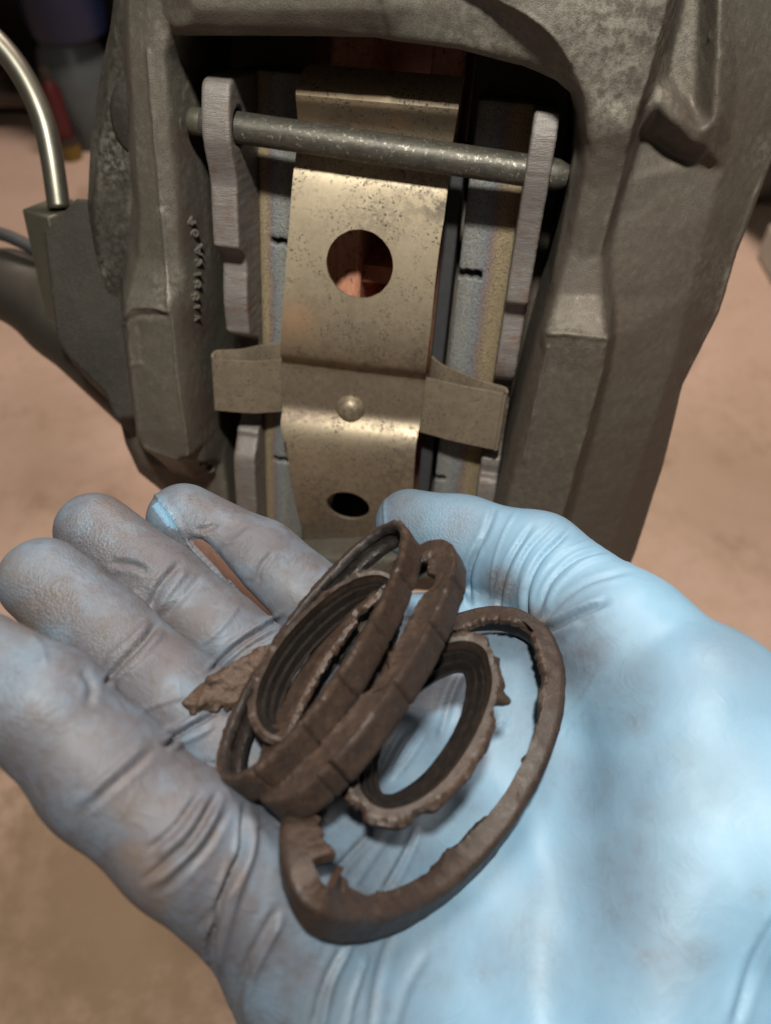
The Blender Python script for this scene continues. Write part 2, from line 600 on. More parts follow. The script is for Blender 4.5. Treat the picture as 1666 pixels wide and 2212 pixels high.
# ------------------------------------------------------------------ floor and walls of the garage
def make_floor():
    m, nt, b = new_mat('stained_concrete'); g = G(nt)
    n1 = g.noise(.045, 4, .6, dist=.5); n2 = g.noise(.4, 5, .65); n3 = g.noise(3, 4)
    col = g.mix(g.ramp(n1, [(.35, 0.), (.68, 1.)]), (.58, .43, .345), (.50, .36, .275))
    col = g.mix(g.ramp(g.noise(.07, 5, .6), [(.56, 0.), (.72, .75)]), col, (.28, .19, .115))
    col = g.mix(g.ramp(n2, [(.55, 0.), (.8, .35)]), col, (.27, .19, .13))
    for (u_, v_, rad, k_) in ((300, 1950, 26, .75), (40, 2000, 30, .45), (1560, 1050, 26, .35), (20, 1000, 22, .35)):
        r_ = np.array([(u_ - CX) / F0, -(v_ - CY) / F0, -1.0]) @ RC.T
        h_ = C0 + r_ * (-CAMH / r_[2])
        sb = nt.nodes.new('ShaderNodeVectorMath'); sb.operation = 'DISTANCE'
        geo = nt.nodes.new('ShaderNodeNewGeometry')
        nt.links.new(geo.outputs['Position'], sb.inputs[0]); sb.inputs[1].default_value = tuple(h_ * U)
        dm = g.math('ADD', g.math('MULTIPLY', sb.outputs['Value'], 100 / rad), g.math('MULTIPLY', g.math('SUBTRACT', n2, .5), 1.4))
        col = g.mix(g.math('MULTIPLY', g.ramp(dm, [(.3, 1.), (1., 0.)]), k_), col, (.20, .135, .07))
    g.put(b, color=col, rough=.62, normal=g.bump(n3, .2, .05))
    n = 24
    xs = np.linspace(-260, 260, n); ys = np.linspace(-120, 330, n)
    V = np.array([(x, y, 0) for y in ys for x in xs])
    Fc = np.array([(j * n + i, j * n + i + 1, (j + 1) * n + i + 1, (j + 1) * n + i) for j in range(n - 1) for i in range(n - 1)])
    link('floor', V, Fc, m, kind='structure', smooth=False)
    wm = mat_plain('dark_wall_board', (.035, .026, .020), .8, 0, .4, .05, .2)
    V = []; Fc = []
    def box(a, b):
        k = len(V); a = np.array(a); b = np.array(b)
        for z in (0, 1):
            for y in (0, 1):
                for x in (0, 1):
                    V.append(np.where((x, y, z), b, a))
        for f in ((0, 2, 3, 1), (4, 5, 7, 6), (0, 1, 5, 4), (2, 6, 7, 3), (0, 4, 6, 2), (1, 3, 7, 5)):
            Fc.append(tuple(k + i for i in f))
    box((-260, 322, 0.5), (260, 330, 240))
    link('wall', np.array(V, float), Fc, wm, kind='structure', smooth=False)


make_floor()


# ------------------------------------------------------------------ the brake caliper: one casting
def poly3(pts):
    return [LZ(*p) for p in pts]


def caliper_heights():
    """ridge lines of the casting (picture direction, height) -> height grid over x, y"""
    lines = [
        # left side, from the outer edge in
        [(250, -90, -2.6), (235, 40, -2.6), (215, 130, -2.6), (180, 350, -2.4), (163, 440, -2.3), (182, 560, -2.3), (200, 640, -2.3), (222, 760, -2.4), (232, 900, -2.5), (250, 965, -2.6), (290, 1020, -2.7), (340, 1060, -2.8), (420, 1130, -2.8), (470, 1250, -2.8)],
        [(262, -90, -1.1), (250, 40, -1.1), (236, 150, -1.0), (212, 340, -.8), (200, 440, -.7), (214, 560, -.7), (236, 660, -.9), (250, 760, -1.1), (258, 900, -1.3), (274, 960, -1.5), (312, 1010, -1.6), (356, 1050, -1.7), (440, 1130, -1.7), (480, 1250, -1.7)],
        [(268, -90, -1.0), (266, 100, -.9), (278, 300, -.7), (288, 420, -.7), (278, 520, -.7), (262, 600, -.7), (262, 700, -1.0), (276, 820, -1.2), (294, 940, -1.2), (322, 1000, -1.2), (420, 1035, -1.3)],
        [(276, -90, 1.2), (278, 100, 1.15), (290, 300, 1.1), (302, 460, 1.0), (298, 560, .95), (284, 610, 1.15), (270, 665, 1.7), (284, 800, 1.65), (299, 930, 1.55), (312, 968, 1.5), (384, 992, 1.7)],
        [(318, -90, 1.75), (323, 110, 1.7), (336, 300, 1.6), (350, 450, 1.5), (360, 570, 1.55), (370, 650, 2.15), (384, 800, 2.1), (402, 930, 2.05), (410, 988, 1.95)],
        [(352, 20, 1.9), (358, 120, 1.7), (370, 300, 1.5), (384, 450, 1.35), (392, 560, 1.3), (408, 680, 1.45), (420, 800, 1.35), (434, 930, 1.2), (446, 1000, .6)],
        [(372, 60, 1.8), (398, 140, .75), (420, 250, .4), (436, 420, .1), (448, 560, -.1), (458, 700, -.2), (468, 850, -.4), (478, 1000, -.7), (486, 1120, -.8), (500, 1250, -.9)],
        # bridge over the top
        [(372, 60, 2.0), (400, 58, 2.5), (560, 60, 2.75), (820, 62, 2.85), (862, 70, 2.8), (1000, 88, 2.75), (1130, 122, 2.6), (1205, 160, 2.5), (1240, 215, 2.3)],
        [(352, 20, 1.9), (420, 18, 2.9), (600, 20, 3.1), (826, 18, 3.25), (900, 16, 3.0), (1000, 32, 2.95), (1110, 66, 2.85), (1190, 118, 2.75), (1236, 190, 2.5), (1254, 270, 2.3)],
        [(318, -90, 1.75), (370, -90, 2.9), (600, -90, 3.3), (830, -90, 3.45), (960, -90, 3.3)],
        [(900, -70, 3.05), (1000, -12, 3.05), (1090, 28, 3.0), (1165, 82, 2.95), (1222, 150, 2.85), (1250, 220, 2.65), (1262, 300, 2.45)],
        [(930, -90, 3.6), (1012, -40, 3.55), (1100, 8, 3.5), (1180, 64, 3.45), (1236, 136, 3.25), (1264, 215, 3.05), (1276, 300, 2.75)],
        # right side
        [(1240, 215, 2.3), (1248, 300, 1.6), (1236, 400, 1.5), (1208, 540, 1.4), (1180, 650, 1.4), (1152, 730, 1.7), (1122, 880, 1.6), (1076, 1070, 1.5), (1030, 1250, 1.4)],
        [(1262, 300, 2.45), (1258, 400, 2.1), (1232, 540, 1.75), (1200, 640, 1.85), (1172, 716, 2.6), (1174, 770, 2.35), (1146, 900, 2.2), (1100, 1070, 2.1), (1050, 1250, 2.0)],
        [(1276, 300, 2.75), (1284, 350, 2.45), (1288, 410, 2.1), (1262, 560, 1.85), (1250, 640, 2.0), (1236, 722, 2.7), (1230, 800, 2.45), (1185, 960, 2.35), (1150, 1100, 2.3)],
        [(1462, -90, 3.45), (1442, 0, 3.35), (1410, 130, 3.0), (1385, 215, 2.75), (1364, 280, 2.8), (1352, 335, 2.4), (1342, 390, 2.05), (1318, 470, 1.85), (1300, 545, 1.75), (1304, 640, 1.95), (1313, 728, 2.65), (1300, 800, 2.45), (1256, 960, 2.35), (1212, 1115, 2.3), (1170, 1260, 2.2)],
        [(1482, -90, 2.2), (1466, 0, 2.1), (1430, 130, 1.8), (1403, 215, 1.6), (1380, 290, 1.2), (1356, 390, 1.0), (1334, 470, 1.05), (1318, 545, 1.2), (1324, 640, 1.25), (1330, 728, 1.4), (1318, 800, 1.4), (1278, 960, 1.4), (1234, 1115, 1.4), (1190, 1260, 1.4)],
        # hollow, web and rib of the flank
        [(1490, -90, .35), (1476, 0, .35), (1452, 110, .35), (1443, 166, .35), (1466, 200, .35), (1484, 220, .35), (1498, 236, .35), (1504, 200, .35), (1509, 100, .35), (1512, -90, .35)],
        [(1403, 215, 1.6), (1424, 178, 1.65), (1460, 222, 1.6), (1490, 256, 1.45), (1516, 282, 1.3), (1540, 262, 1.35), (1546, 150, 1.45), (1552, -90, 1.5)],
        [(1385, 240, 1.8), (1420, 225, 1.75), (1462, 268, 1.6), (1500, 308, 1.3), (1530, 318, .9)],
        [(1560, -90, 1.5), (1562, 100, 1.4), (1560, 250, 1.2), (1540, 330, .8)],
        [(1388, 290, .55), (1420, 304, .4), (1460, 334, .3), (1500, 356, .3)],
        [(1590, -90, .3), (1594, 100, .3), (1580, 300, .2), (1530, 480, .2), (1490, 640, .3), (1460, 760, .3), (1420, 900, .4), (1350, 1100, .4), (1290, 1280, .4)],
        [(1720, -90, -1.2), (1700, 150, -1.1), (1662, 340, -1.0), (1628, 440, -1.), (1590, 545, -1.), (1552, 670, -.95), (1474, 826, -.9), (1434, 996, -.9), (1370, 1190, -.9), (1320, 1320, -.9)],
        [(1760, -90, -2.0), (1730, 150, -1.9), (1690, 340, -1.8), (1646, 460, -1.8), (1606, 560, -1.8), (1566, 684, -1.8), (1488, 838, -1.8), (1448, 1010, -1.8), (1384, 1200, -1.8), (1334, 1330, -1.8)],
    ]
    vs = []; es = []; zs = []
    for ln in lines:
        pts = [LZ(*p) for p in ln]
        dense = []
        for a, b in zip(pts[:-1], pts[1:]):
            n = max(1, int(np.linalg.norm(b - a) / .7))
            dense += [a + (b - a) * t / n for t in range(n)]
        dense.append(pts[-1])
        k0 = len(vs)
        for p in dense:
            vs.append((p[0], p[1])); zs.append(p[2])
        es += [(k0 + i, k0 + i + 1) for i in range(len(dense) - 1)]
    V, E, Fs, ov, oe, of = delaunay_2d_cdt([Vector(v) for v in vs], es, [], 0, 1e-4)
    V = np.array([(v.x, v.y) for v in V])
    Z = np.array([np.mean([zs[i] for i in o]) if len(o) else np.nan for o in ov])
    if np.isnan(Z).any():
        src = np.array(vs); zz = np.array(zs)
        for i in np.where(np.isnan(Z))[0]:
            d = ((src - V[i]) ** 2).sum(1); j = np.argsort(d)[:2]
            Z[i] = zz[j].mean()
    return V, Z, Fs


GH = .06
GX0, GY0, GX1, GY1 = -9.5, -8.0, 13.0, 15.5


def raster_heights():
    V, Z, Fs = caliper_heights()
    nx = int((GX1 - GX0) / GH) + 1; ny = int((GY1 - GY0) / GH) + 1
    H = np.full((nx, ny), np.nan)
    for f in Fs:
        a, b, c = V[f[0]], V[f[1]], V[f[2]]
        i0, j0 = np.maximum(np.floor((np.minimum(np.minimum(a, b), c) - (GX0, GY0)) / GH).astype(int), 0)
        i1, j1 = np.minimum(np.ceil((np.maximum(np.maximum(a, b), c) - (GX0, GY0)) / GH).astype(int), (nx - 1, ny - 1))
        if i1 < i0 or j1 < j0:
            continue
        gx, gy = np.meshgrid(GX0 + GH * np.arange(i0, i1 + 1), GY0 + GH * np.arange(j0, j1 + 1), indexing='ij')
        D = (b[1] - c[1]) * (a[0] - c[0]) + (c[0] - b[0]) * (a[1] - c[1])
        if abs(D) < 1e-9:
            continue
        w0 = ((b[1] - c[1]) * (gx - c[0]) + (c[0] - b[0]) * (gy - c[1])) / D
        w1 = ((c[1] - a[1]) * (gx - c[0]) + (a[0] - c[0]) * (gy - c[1])) / D
        w2 = 1 - w0 - w1
        m = (w0 >= -1e-6) & (w1 >= -1e-6) & (w2 >= -1e-6)
        z = w0 * Z[f[0]] + w1 * Z[f[1]] + w2 * Z[f[2]]
        s = H[i0:i1 + 1, j0:j1 + 1]
        s[m] = z[m]
    H = np.where(np.isnan(H), -3.0, H)
    k = np.exp(-np.arange(-4, 5) ** 2 / (2 * .9 ** 2)); k /= k.sum()   # cast edges are rounded
    for ax in (0, 1):
        Hp = np.pad(H, [(4, 4) if i == ax else (0, 0) for i in (0, 1)], mode='edge')
        H = sum(k[i] * (Hp[i:i + H.shape[0]] if ax == 0 else Hp[:, i:i + H.shape[1]]) for i in range(9))
    gxx, gyy = np.gradient(H, GH)
    return H, np.sqrt(1 + np.minimum(gxx ** 2 + gyy ** 2, 16))


HG, SG = raster_heights()


def sample(A, x, y):
    fx = np.clip((x - GX0) / GH, 0, A.shape[0] - 1.001); fy = np.clip((y - GY0) / GH, 0, A.shape[1] - 1.001)
    i = fx.astype(int); j = fy.astype(int); fx = fx - i; fy = fy - j
    return A[i, j] * (1 - fx) * (1 - fy) + A[i + 1, j] * fx * (1 - fy) + A[i, j + 1] * (1 - fx) * fy + A[i + 1, j + 1] * fx * fy


OUT = [L(u, v, z) for u, v, z in [(245, -80, -2.2), (228, 40, -2.2), (207, 130, -2.2), (173, 350, -2.0), (158, 440, -2.0), (178, 560, -2.0), (196, 640, -2.0), (219, 760, -2.1), (230, 900, -2.2), (248, 965, -2.3), (287, 1022, -2.4), (336, 1064, -2.4), (415, 1135, -2.4), (465, 1290, -2.4), (900, 1330, -1), (1320, 1330, -1.2), (1380, 1196, -1.2), (1440, 1003, -1.2), (1482, 832, -1.2), (1560, 678, -1.2), (1601, 552, -1.2), (1640, 452, -1.2), (1684, 340, -1.2), (1722, 150, -1.2), (1750, -80, -1.2)]]
HOLE = [L(u, v, z) for u, v, z in [(378, 78, 1.6), (560, 76, 1.9), (820, 79, 2.0), (862, 87, 2.0), (1000, 106, 2.0), (1130, 141, 1.9), (1200, 172, 1.9), (1232, 200, 1.8), (1243, 240, 1.5), (1240, 320, 1.3), (1226, 420, 1.2), (1188, 620, 1.1), (1134, 830, 1.2), (1074, 1076, 1.2), (1036, 1200, 1.2)]] + \
       [L(u, v, z) for u, v, z in [(506, 1200, -.8), (482, 1000, -.7), (472, 850, -.6), (462, 700, -.5), (452, 560, -.2), (440, 420, .0), (425, 250, .3), (402, 145, .7)]]
OUT = np.array(OUT); HOLE = np.array(HOLE)


CAST_LINES = [
    ([(320, 110), (336, 300), (350, 450), (361, 570), (364, 610), (362, 650), (373, 690), (384, 800), (402, 930), (408, 988)], 3.5, .055),
    ([(270, 700), (273, 676), (288, 664), (330, 664), (362, 672)], 4, .07), ([(269, 700), (284, 800), (299, 930), (312, 966), (384, 994)], 4, .05),
    ([(276, 692), (300, 680), (358, 684)], 5, -.05), ([(300, 700), (306, 780)], 4, -.02), ([(280, 788), (306, 786)], 3, .03),
    ([(1313, 726), (1302, 800), (1258, 960), (1214, 1115)], 5, .07), ([(1183, 750), (1150, 900), (1131, 994)], 3, .05),
    ([(1172, 717), (1236, 722), (1310, 730)], 6, .05), ([(1442, 0), (1410, 130), (1385, 215), (1364, 280), (1342, 380), (1318, 470), (1300, 545)], 5, .05),
    ([(1690, 300), (1655, 370), (1622, 450), (1588, 545), (1552, 668), (1474, 826)], 5, .06), ([(1222, 150), (1252, 220), (1266, 300)], 6, .05),
    ([(1050, -5), (1120, 24), (1190, 74), (1232, 136)], 6, .05), ([(1196, 300), (1160, 560)], 8, .0), ([(408, 190), (402, 215)], 7, .10), ([(398, 262), (404, 285)], 7, .12),
    ([(820, 10), (830, 60), (836, 84)], 7, -.05), ([(1540, 340), (1548, 270)], 6, .04),
]


def blobs(q, items):
    g = np.zeros(len(q))
    for u, v, r, w in items:
        g = np.maximum(g, w * np.exp(-((q[:, 0] - u) ** 2 + (q[:, 1] - v) ** 2) / (2 * (r * .72) ** 2)))
    return g


def caliper_sdf(p):
    x, y, z = p[:, 0], p[:, 1], p[:, 2]
    top = (z - sample(HG, x, y)) / sample(SG, x, y)
    f = smax(top, poly_sdf(x, y, OUT), .35)
    cut = np.maximum(poly_sdf(x, y, HOLE), np.minimum(-3.1 - z, np.abs(x - .3) - 2.5))
    f = smax(f, -cut, .30)
    return np.maximum(f, -9.0 - z)


def build_caliper():
    root = thing('brake_caliper', 'large grey-brown cast iron brake caliper with an open window over its pads', 'brake caliper', CL((0, -5, -5)))
    V, Q = sdf_mesh(caliper_sdf, (GX0 + .2, GY0 + .2, -9.3), (GX1 - .2, GY1 - .3, 4.0), .062)
    V = V + (noise(V, 1.1, 3, 2) * .03)[:, None] * np.array([.3, .3, 1]) + (noise(V, 5, 9, 2) * .008)[:, None]
    q = QL(V)
    disp = np.zeros(len(V))
    qq = q + np.stack([noise(V, 2.5, 81, 2), noise(V, 2.5, 82, 2)], 1) * 3
    for pl, w, h in CAST_LINES:
        pl = catmull(pl, 8)
        d = np.full(len(V), 1e9)
        for a, b in zip(pl[:-1], pl[1:]):
            e_ = b - a; wv = qq - a
            t = np.clip((wv @ e_) / (e_ @ e_), 0, 1)
            d = np.minimum(d, np.linalg.norm(wv - t[:, None] * e_, axis=1))
        w = max(w, 4.2)
        disp += 1.35 * h * np.exp(-(d / w) ** 2) * (1 + .5 * noise(V, 3, 83))
    disp *= (V[:, 2] > -1.2)
    V = V + disp[:, None] * np.array([0, .1, 1.])
    oil_and_shade = np.clip((poly_sdf(q[:, 0], q[:, 1], [(150, -100), (262, -100), (270, 100), (286, 400), (276, 560), (262, 640), (280, 900), (300, 1000), (330, 1020), (350, 1150), (150, 1000)]) / -14) + .4 + .6 * noise(V, 1.2, 85, 2), 0, 1)
    oil_and_shade = np.maximum(oil_and_shade, np.clip(blobs(q, [(1200, 1000, 220, .5), (1240, 860, 130, .45), (1200, 480, 90, .4), (1230, 420, 60, .4)]) + .2 * noise(V, 1.5, 88, 3), 0, .6) * (q[:, 0] > 900))  # shade of the less lit lower right, painted through the oil mask
    warm = np.clip(blobs(q, [(1480, 700, 330, .95), (1400, 1050, 250, .95), (1560, 300, 200, .7), (1250, 950, 160, .6), (410, 500, 40, .9), (400, 300, 40, .9), (430, 700, 40, .9), (440, 880, 40, .9)]) + .25 * noise(V, 1.1, 89, 3), 0, 1)
    worn = blobs(q, [(1350, 60, 150, .8), (1320, 220, 60, .8), (1240, 140, 60, .6), (1240, 712, 60, .35), (1050, 95, 110, .5), (362, 620, 35, .6), (356, 440, 14, 1.), (352, 455, 14, 1.), (206, 590, 26, .9), (200, 570, 16, .9), (240, 330, 60, .35), (250, 360, 25, .5), (1660, 330, 40, .4), (1560, 600, 60, .3), (350, 60, 40, .35)])
    body = link('caliper_body', CW(V), Q, M['cast'], root, attrs={'oil_and_shade': oil_and_shade, 'worn': worn, 'warm': warm})
    # round plug half hidden behind the left edge
    v, f = lathe([(0, .16), (.75, .14), (.92, .05), (.95, -.1), (.95, -.5)], 40)
    c = LZ(290, 255, -.72)
    link('round_plug', CW(v * (.8, 1.15, 1) + c), f, M['cast_dark'], root)
    # letters cast on the wall of the window
    for k, (ch, u, vv) in enumerate([('4', 433, 464), ('6', 436, 492), ('A', 440, 532), ('9', 441, 556), ('1', 442, 578), ('8', 443, 598), ('8', 444, 620), ('1', 445, 642), ('V', 446, 664), ('6', 447, 992), ('0', 449, 1022)]):
        cu = bpy.data.curves.new('letter', 'FONT'); cu.body = ch; cu.size = .5; cu.extrude = .05; cu.bevel_depth = .02
        cu.align_x = 'CENTER'; cu.align_y = 'CENTER'
        to = bpy.data.objects.new('t', cu); COL.objects.link(to)
        dg = bpy.context.evaluated_depsgraph_get(); dg.update()
        me = bpy.data.meshes.new_from_object(to.evaluated_get(dg))
        vs = np.array([v.co[:] for v in me.vertices]); fs = [tuple(p.vertices) for p in me.polygons]
        bpy.data.objects.remove(to); bpy.data.curves.remove(cu); bpy.data.meshes.remove(me)
        a = L(u, vv, -.1); z0 = sample(HG, np.array([a[0]]), np.array([a[1]]))[0]
        zz = min(max(z0, -.4), .9)
        o = np.array([a[0], a[1], zz])
        slope = np.array([.62, 0, -.78]); nrm = np.array([.78, 0, .62]); ax = np.array([0, -1.0, 0])
        pts = o + vs[:, :1] * ax + vs[:, 1:2] * (-slope) * .9 + vs[:, 2:3] * nrm
        link('raised_letter', CW(pts), fs, M['cast'], root, smooth=False)
    return root


CAL = build_caliper()


# ------------------------------------------------------------------ brake disc seen through the window
def build_disc():
    R = 21.0; zc = -1.25 - R
    root = thing('brake_disc', 'rust-coloured ventilated brake disc deep between the two pads', 'brake disc', CL((0, 5, zc)))
    xa = [L(704, 130, -1.3)[0], L(800, 130, -1.3)[0], L(925, 150, -1.3)[0], L(1000, 150, -1.3)[0]]
    for x0, x1 in ((xa[0], xa[1]), (xa[2], xa[3])):
        prof = [(12, x0), (R - .1, x0), (R, x0 + .08)]
        n = 7
        for i in range(1, n):
            t = i / n
            prof.append((R - (.05 if i % 3 == 0 else 0), x0 + (x1 - x0) * t))
        prof += [(R, x1 - .08), (R - .1, x1), (12, x1), (12, x0)]
        v, f = lathe(prof, 160)
        pts = np.stack([v[:, 2], v[:, 0] + 5, v[:, 1] + zc], 1)
        link('friction_ring', CW(pts), f, M['rust'], root, sharp=30)
    for k in range(36):
        a = 2 * math.pi * k / 36 + .04
        d = np.array([0, math.cos(a), math.sin(a)]); t = np.array([0, -math.sin(a), math.cos(a)])
        bm = []
        for r in (12.5, R - .5):
            for s in (-.28, .28):
                for x in (xa[1] - .02, xa[2] + .02):
                    bm.append(np.array([x, 0, 0]) + d * r + t * s + np.array([0, 5, zc]))
        link('vane', CW(np.array(bm)), [(0, 1, 3, 2), (4, 6, 7, 5), (0, 4, 5, 1), (2, 3, 7, 6), (0, 2, 6, 4), (1, 5, 7, 3)], M['rust'], root, smooth=False)
    return root


build_disc()


# ------------------------------------------------------------------ brake pads
PIN_A = LZ(424, 262, .80); PIN_B = LZ(1226, 381, .80)
PIN_A[1] += .0


def pin_at(x):
    t = (x - PIN_A[0]) / (PIN_B[0] - PIN_A[0])
    return PIN_A + (PIN_B - PIN_A) * t


def plate_mesh(x0, x1, prof, hole):
    """steel plate standing along y: outline in (y, z), pin hole cut through its ear"""
    prof = np.array(prof); hp = pin_at((x0 + x1) / 2)

    def fn(p):
        d = poly_sdf(p[:, 1], p[:, 2], prof)
        if hole:
            hx = np.sqrt(((p[:, 1] - hp[1]) / 1.0) ** 2 + ((p[:, 2] - hp[2] + .02) / 1.12) ** 2) - .48
            d = np.maximum(d, -hx)
        sx = np.maximum(x0 - p[:, 0], p[:, 0] - x1)
        return smax(d, sx, .10)
    lo = (x0 - .15, prof[:, 0].min() - .15, prof[:, 1].min() - .15); hi = (x1 + .2, prof[:, 0].max() + .15, prof[:, 1].max() + .15)
    return sdf_mesh(fn, lo, hi, .05)


def block_mesh(x0, x1, ya, yb, zf, zb, notches, tilt=0.):
    def fn(p):
        zz = zf + tilt * (p[:, 0] - x0)
        d = np.maximum(np.maximum(x0 - p[:, 0], p[:, 0] - x1), np.maximum(ya - p[:, 1], p[:, 1] - yb))
        d = smax(d, np.maximum(p[:, 2] - zz, zb - p[:, 2]), .06)
        for (nx0, nx1, ny, nh) in notches:
            wob = .03 * np.sin(p[:, 0] * 21)
            n = np.maximum(np.maximum(nx0 - p[:, 0], p[:, 0] - nx1), np.maximum(np.abs(p[:, 1] - ny - wob) - nh, zf - .75 - p[:, 2]))
            d = np.maximum(d, -n)
        return d
    return sdf_mesh(fn, (x0 - .2, ya - .2, zb - .2), (x1 + .25, yb + .2, zf + abs(tilt) * 3 + .3), .06)


def prof_yz(um, pts, zb, n=6):
    a = catmull([(L(u, v, z)[1], z) for u, v, z in pts], n)
    return [(a[0][0] + .0, zb)] + [tuple(q) for q in a] + [(a[-1][0], zb)]


def build_pads():
    # left pad
    root = thing('brake_pad', 'left brake pad with brown steel plate and drilled ear holding the pin', 'brake pad', CL((-4.5, -7, -3)), 'brake pads in the caliper window')
    x0 = L(437, 260, 1.5)[0]; x1 = L(499, 260, 1.5)[0]
    pr = prof_yz(0, [(470, 150, -.4), (470, 160, .7), (468, 176, 1.35), (465, 220, 1.55), (465, 290, 1.62), (467, 330, 1.5), (472, 390, 1.2), (480, 440, 1.2), (490, 520, 1.2), (494, 536, 1.15), (497, 556, .55), (500, 575, .48), (503, 600, .52), (502, 650, .60), (502, 700, .5), (503, 722, .35), (503, 742, -.8), (503, 880, -.75), (506, 925, -.2), (508, 940, -.15), (512, 965, .1), (514, 1000, .35), (516, 1100, .3), (518, 1200, .2)], -3.2)
    V, Q = plate_mesh(x0, x1, pr, True)
    V = V + (noise(V * (1, 6, 1), 1.2, 5, 3) * .015)[:, None]
    link('backing_plate', CW(V), Q, M['plate'], root)
    xb0 = max(L(547, 480, -.85)[0], x1 + .004); xb1 = L(655, 480, -.85)[0]
    yt = L(560, 150, -.9)[1]
    nx = L(585, 520, -.85)
    n2 = L(592, 992, -.85)
    V, Q = block_mesh(xb0, xb1, -6.5, yt, -.85, -3.2, [(nx[0], xb1 + 1, nx[1], .10), (n2[0], xb1 + 1, n2[1], .09)], -.05)
    link('heat_tinted_block', CW(V), Q, M['tint'], root, attrs={'across': (V[:, 0] - xb0) / .95})
    V, Q = block_mesh(xb1 - .02, xb1 + .32, -6.2, yt - 1.2, -1.2, -3.2, [], 0)
    link('friction_lining', CW(V), Q, M['friction'], root)
    # right pad
    root = thing('brake_pad', 'right brake pad with grey steel plate beside gold and blue heat-tinted block', 'brake pad', CL((4.5, -7, -3)), 'brake pads in the caliper window')
    x0 = L(1146, 300, 1.65)[0]; x1 = L(1203, 300, 1.65)[0]
    pr = prof_yz(0, [(1180, 232, -.6), (1180, 240, 1.2), (1180, 250, 1.5), (1178, 300, 1.68), (1170, 380, 1.62), (1158, 470, 1.3), (1140, 560, 1.05), (1125, 640, 1.0), (1120, 656, .95), (1114, 676, .5), (1110, 700, .45), (1100, 760, .5), (1096, 815, .3), (1094, 838, -.75), (1068, 950, -.75), (1060, 985, -.2), (1050, 1000, -.1), (1045, 1020, -.15), (1040, 1040, .2), (1030, 1100, .25), (1000, 1250, .1)], -3.2)
    V, Q = plate_mesh(x0, x1, pr, True)
    V = V + (noise(V * (1, 6, 1), 1.2, 8, 3) * .015)[:, None]
    link('backing_plate', CW(V), Q, M['plate'], root)
    xb0 = L(1004, 470, -.85)[0]; xb1 = x0 + .05
    nx = L(1042, 594, -.85); n2 = L(962, 1034, -.85)
    V, Q = block_mesh(xb0, xb1, -6.5, L(1060, 215, -.9)[1], -.85, -3.2, [(xb0 - 1, nx[0], nx[1], .13), (xb0 - 1, n2[0], n2[1], .09)], .05)
    link('heat_tinted_block', CW(V), Q, M['tint'], root, attrs={'across': (xb0 + 1.5 - V[:, 0]) / 1.45})
    V, Q = block_mesh(xb0 - .62, xb0 - .18, -6.2, L(1000, 330, -1)[1], -1.0, -3.4, [], 0)
    link('friction_lining', CW(V), Q, M['friction'], root)
    return xb0


build_pads()


def build_pin():
    root = thing('retaining_pin', 'round worn steel pin running across through the ears of both pads', 'pin', CL(PIN_A))
    d = PIN_B - PIN_A; n = 40
    path = np.array([PIN_A + d * t for t in np.linspace(-.004, 1.0, n)])
    r = np.full(n, .415); r[0] = .3; r[1] = .38; r[-1] = .30; r[-2] = .40
    V, Fc = tube(path, r, 40)
    V = V + (noise(V, 3, 2, 2) * .006)[:, None]
    link('shaft', CW(V), Fc, M['pin'], root, sharp=50)
    v, f = lathe([(0, .12), (.28, .10), (.36, 0), (.36, -.3), (0, -.3)], 32)
    e = d / np.linalg.norm(d); a = np.cross(e, (0, 0, 1.0)); a /= np.linalg.norm(a); b = np.cross(e, a)
    pts = PIN_A - e * .1 + v[:, :1] * a + v[:, 1:2] * b - v[:, 2:3] * e
    link('pin_head', CW(pts), f, M['fitting'], root, sharp=40)
    c = LZ(402, 272, .0) + np.array([.0, 0, .25])
    V = np.array([c + np.array(q) for q in ((-.1, -.1, 0), (.15, -.1, 0), (.15, .18, 0), (-.1, .18, 0), (-.06, -.06, .22), (.2, -.1, .12), (.16, .14, .16), (-.08, .12, .24))])


build_pin()


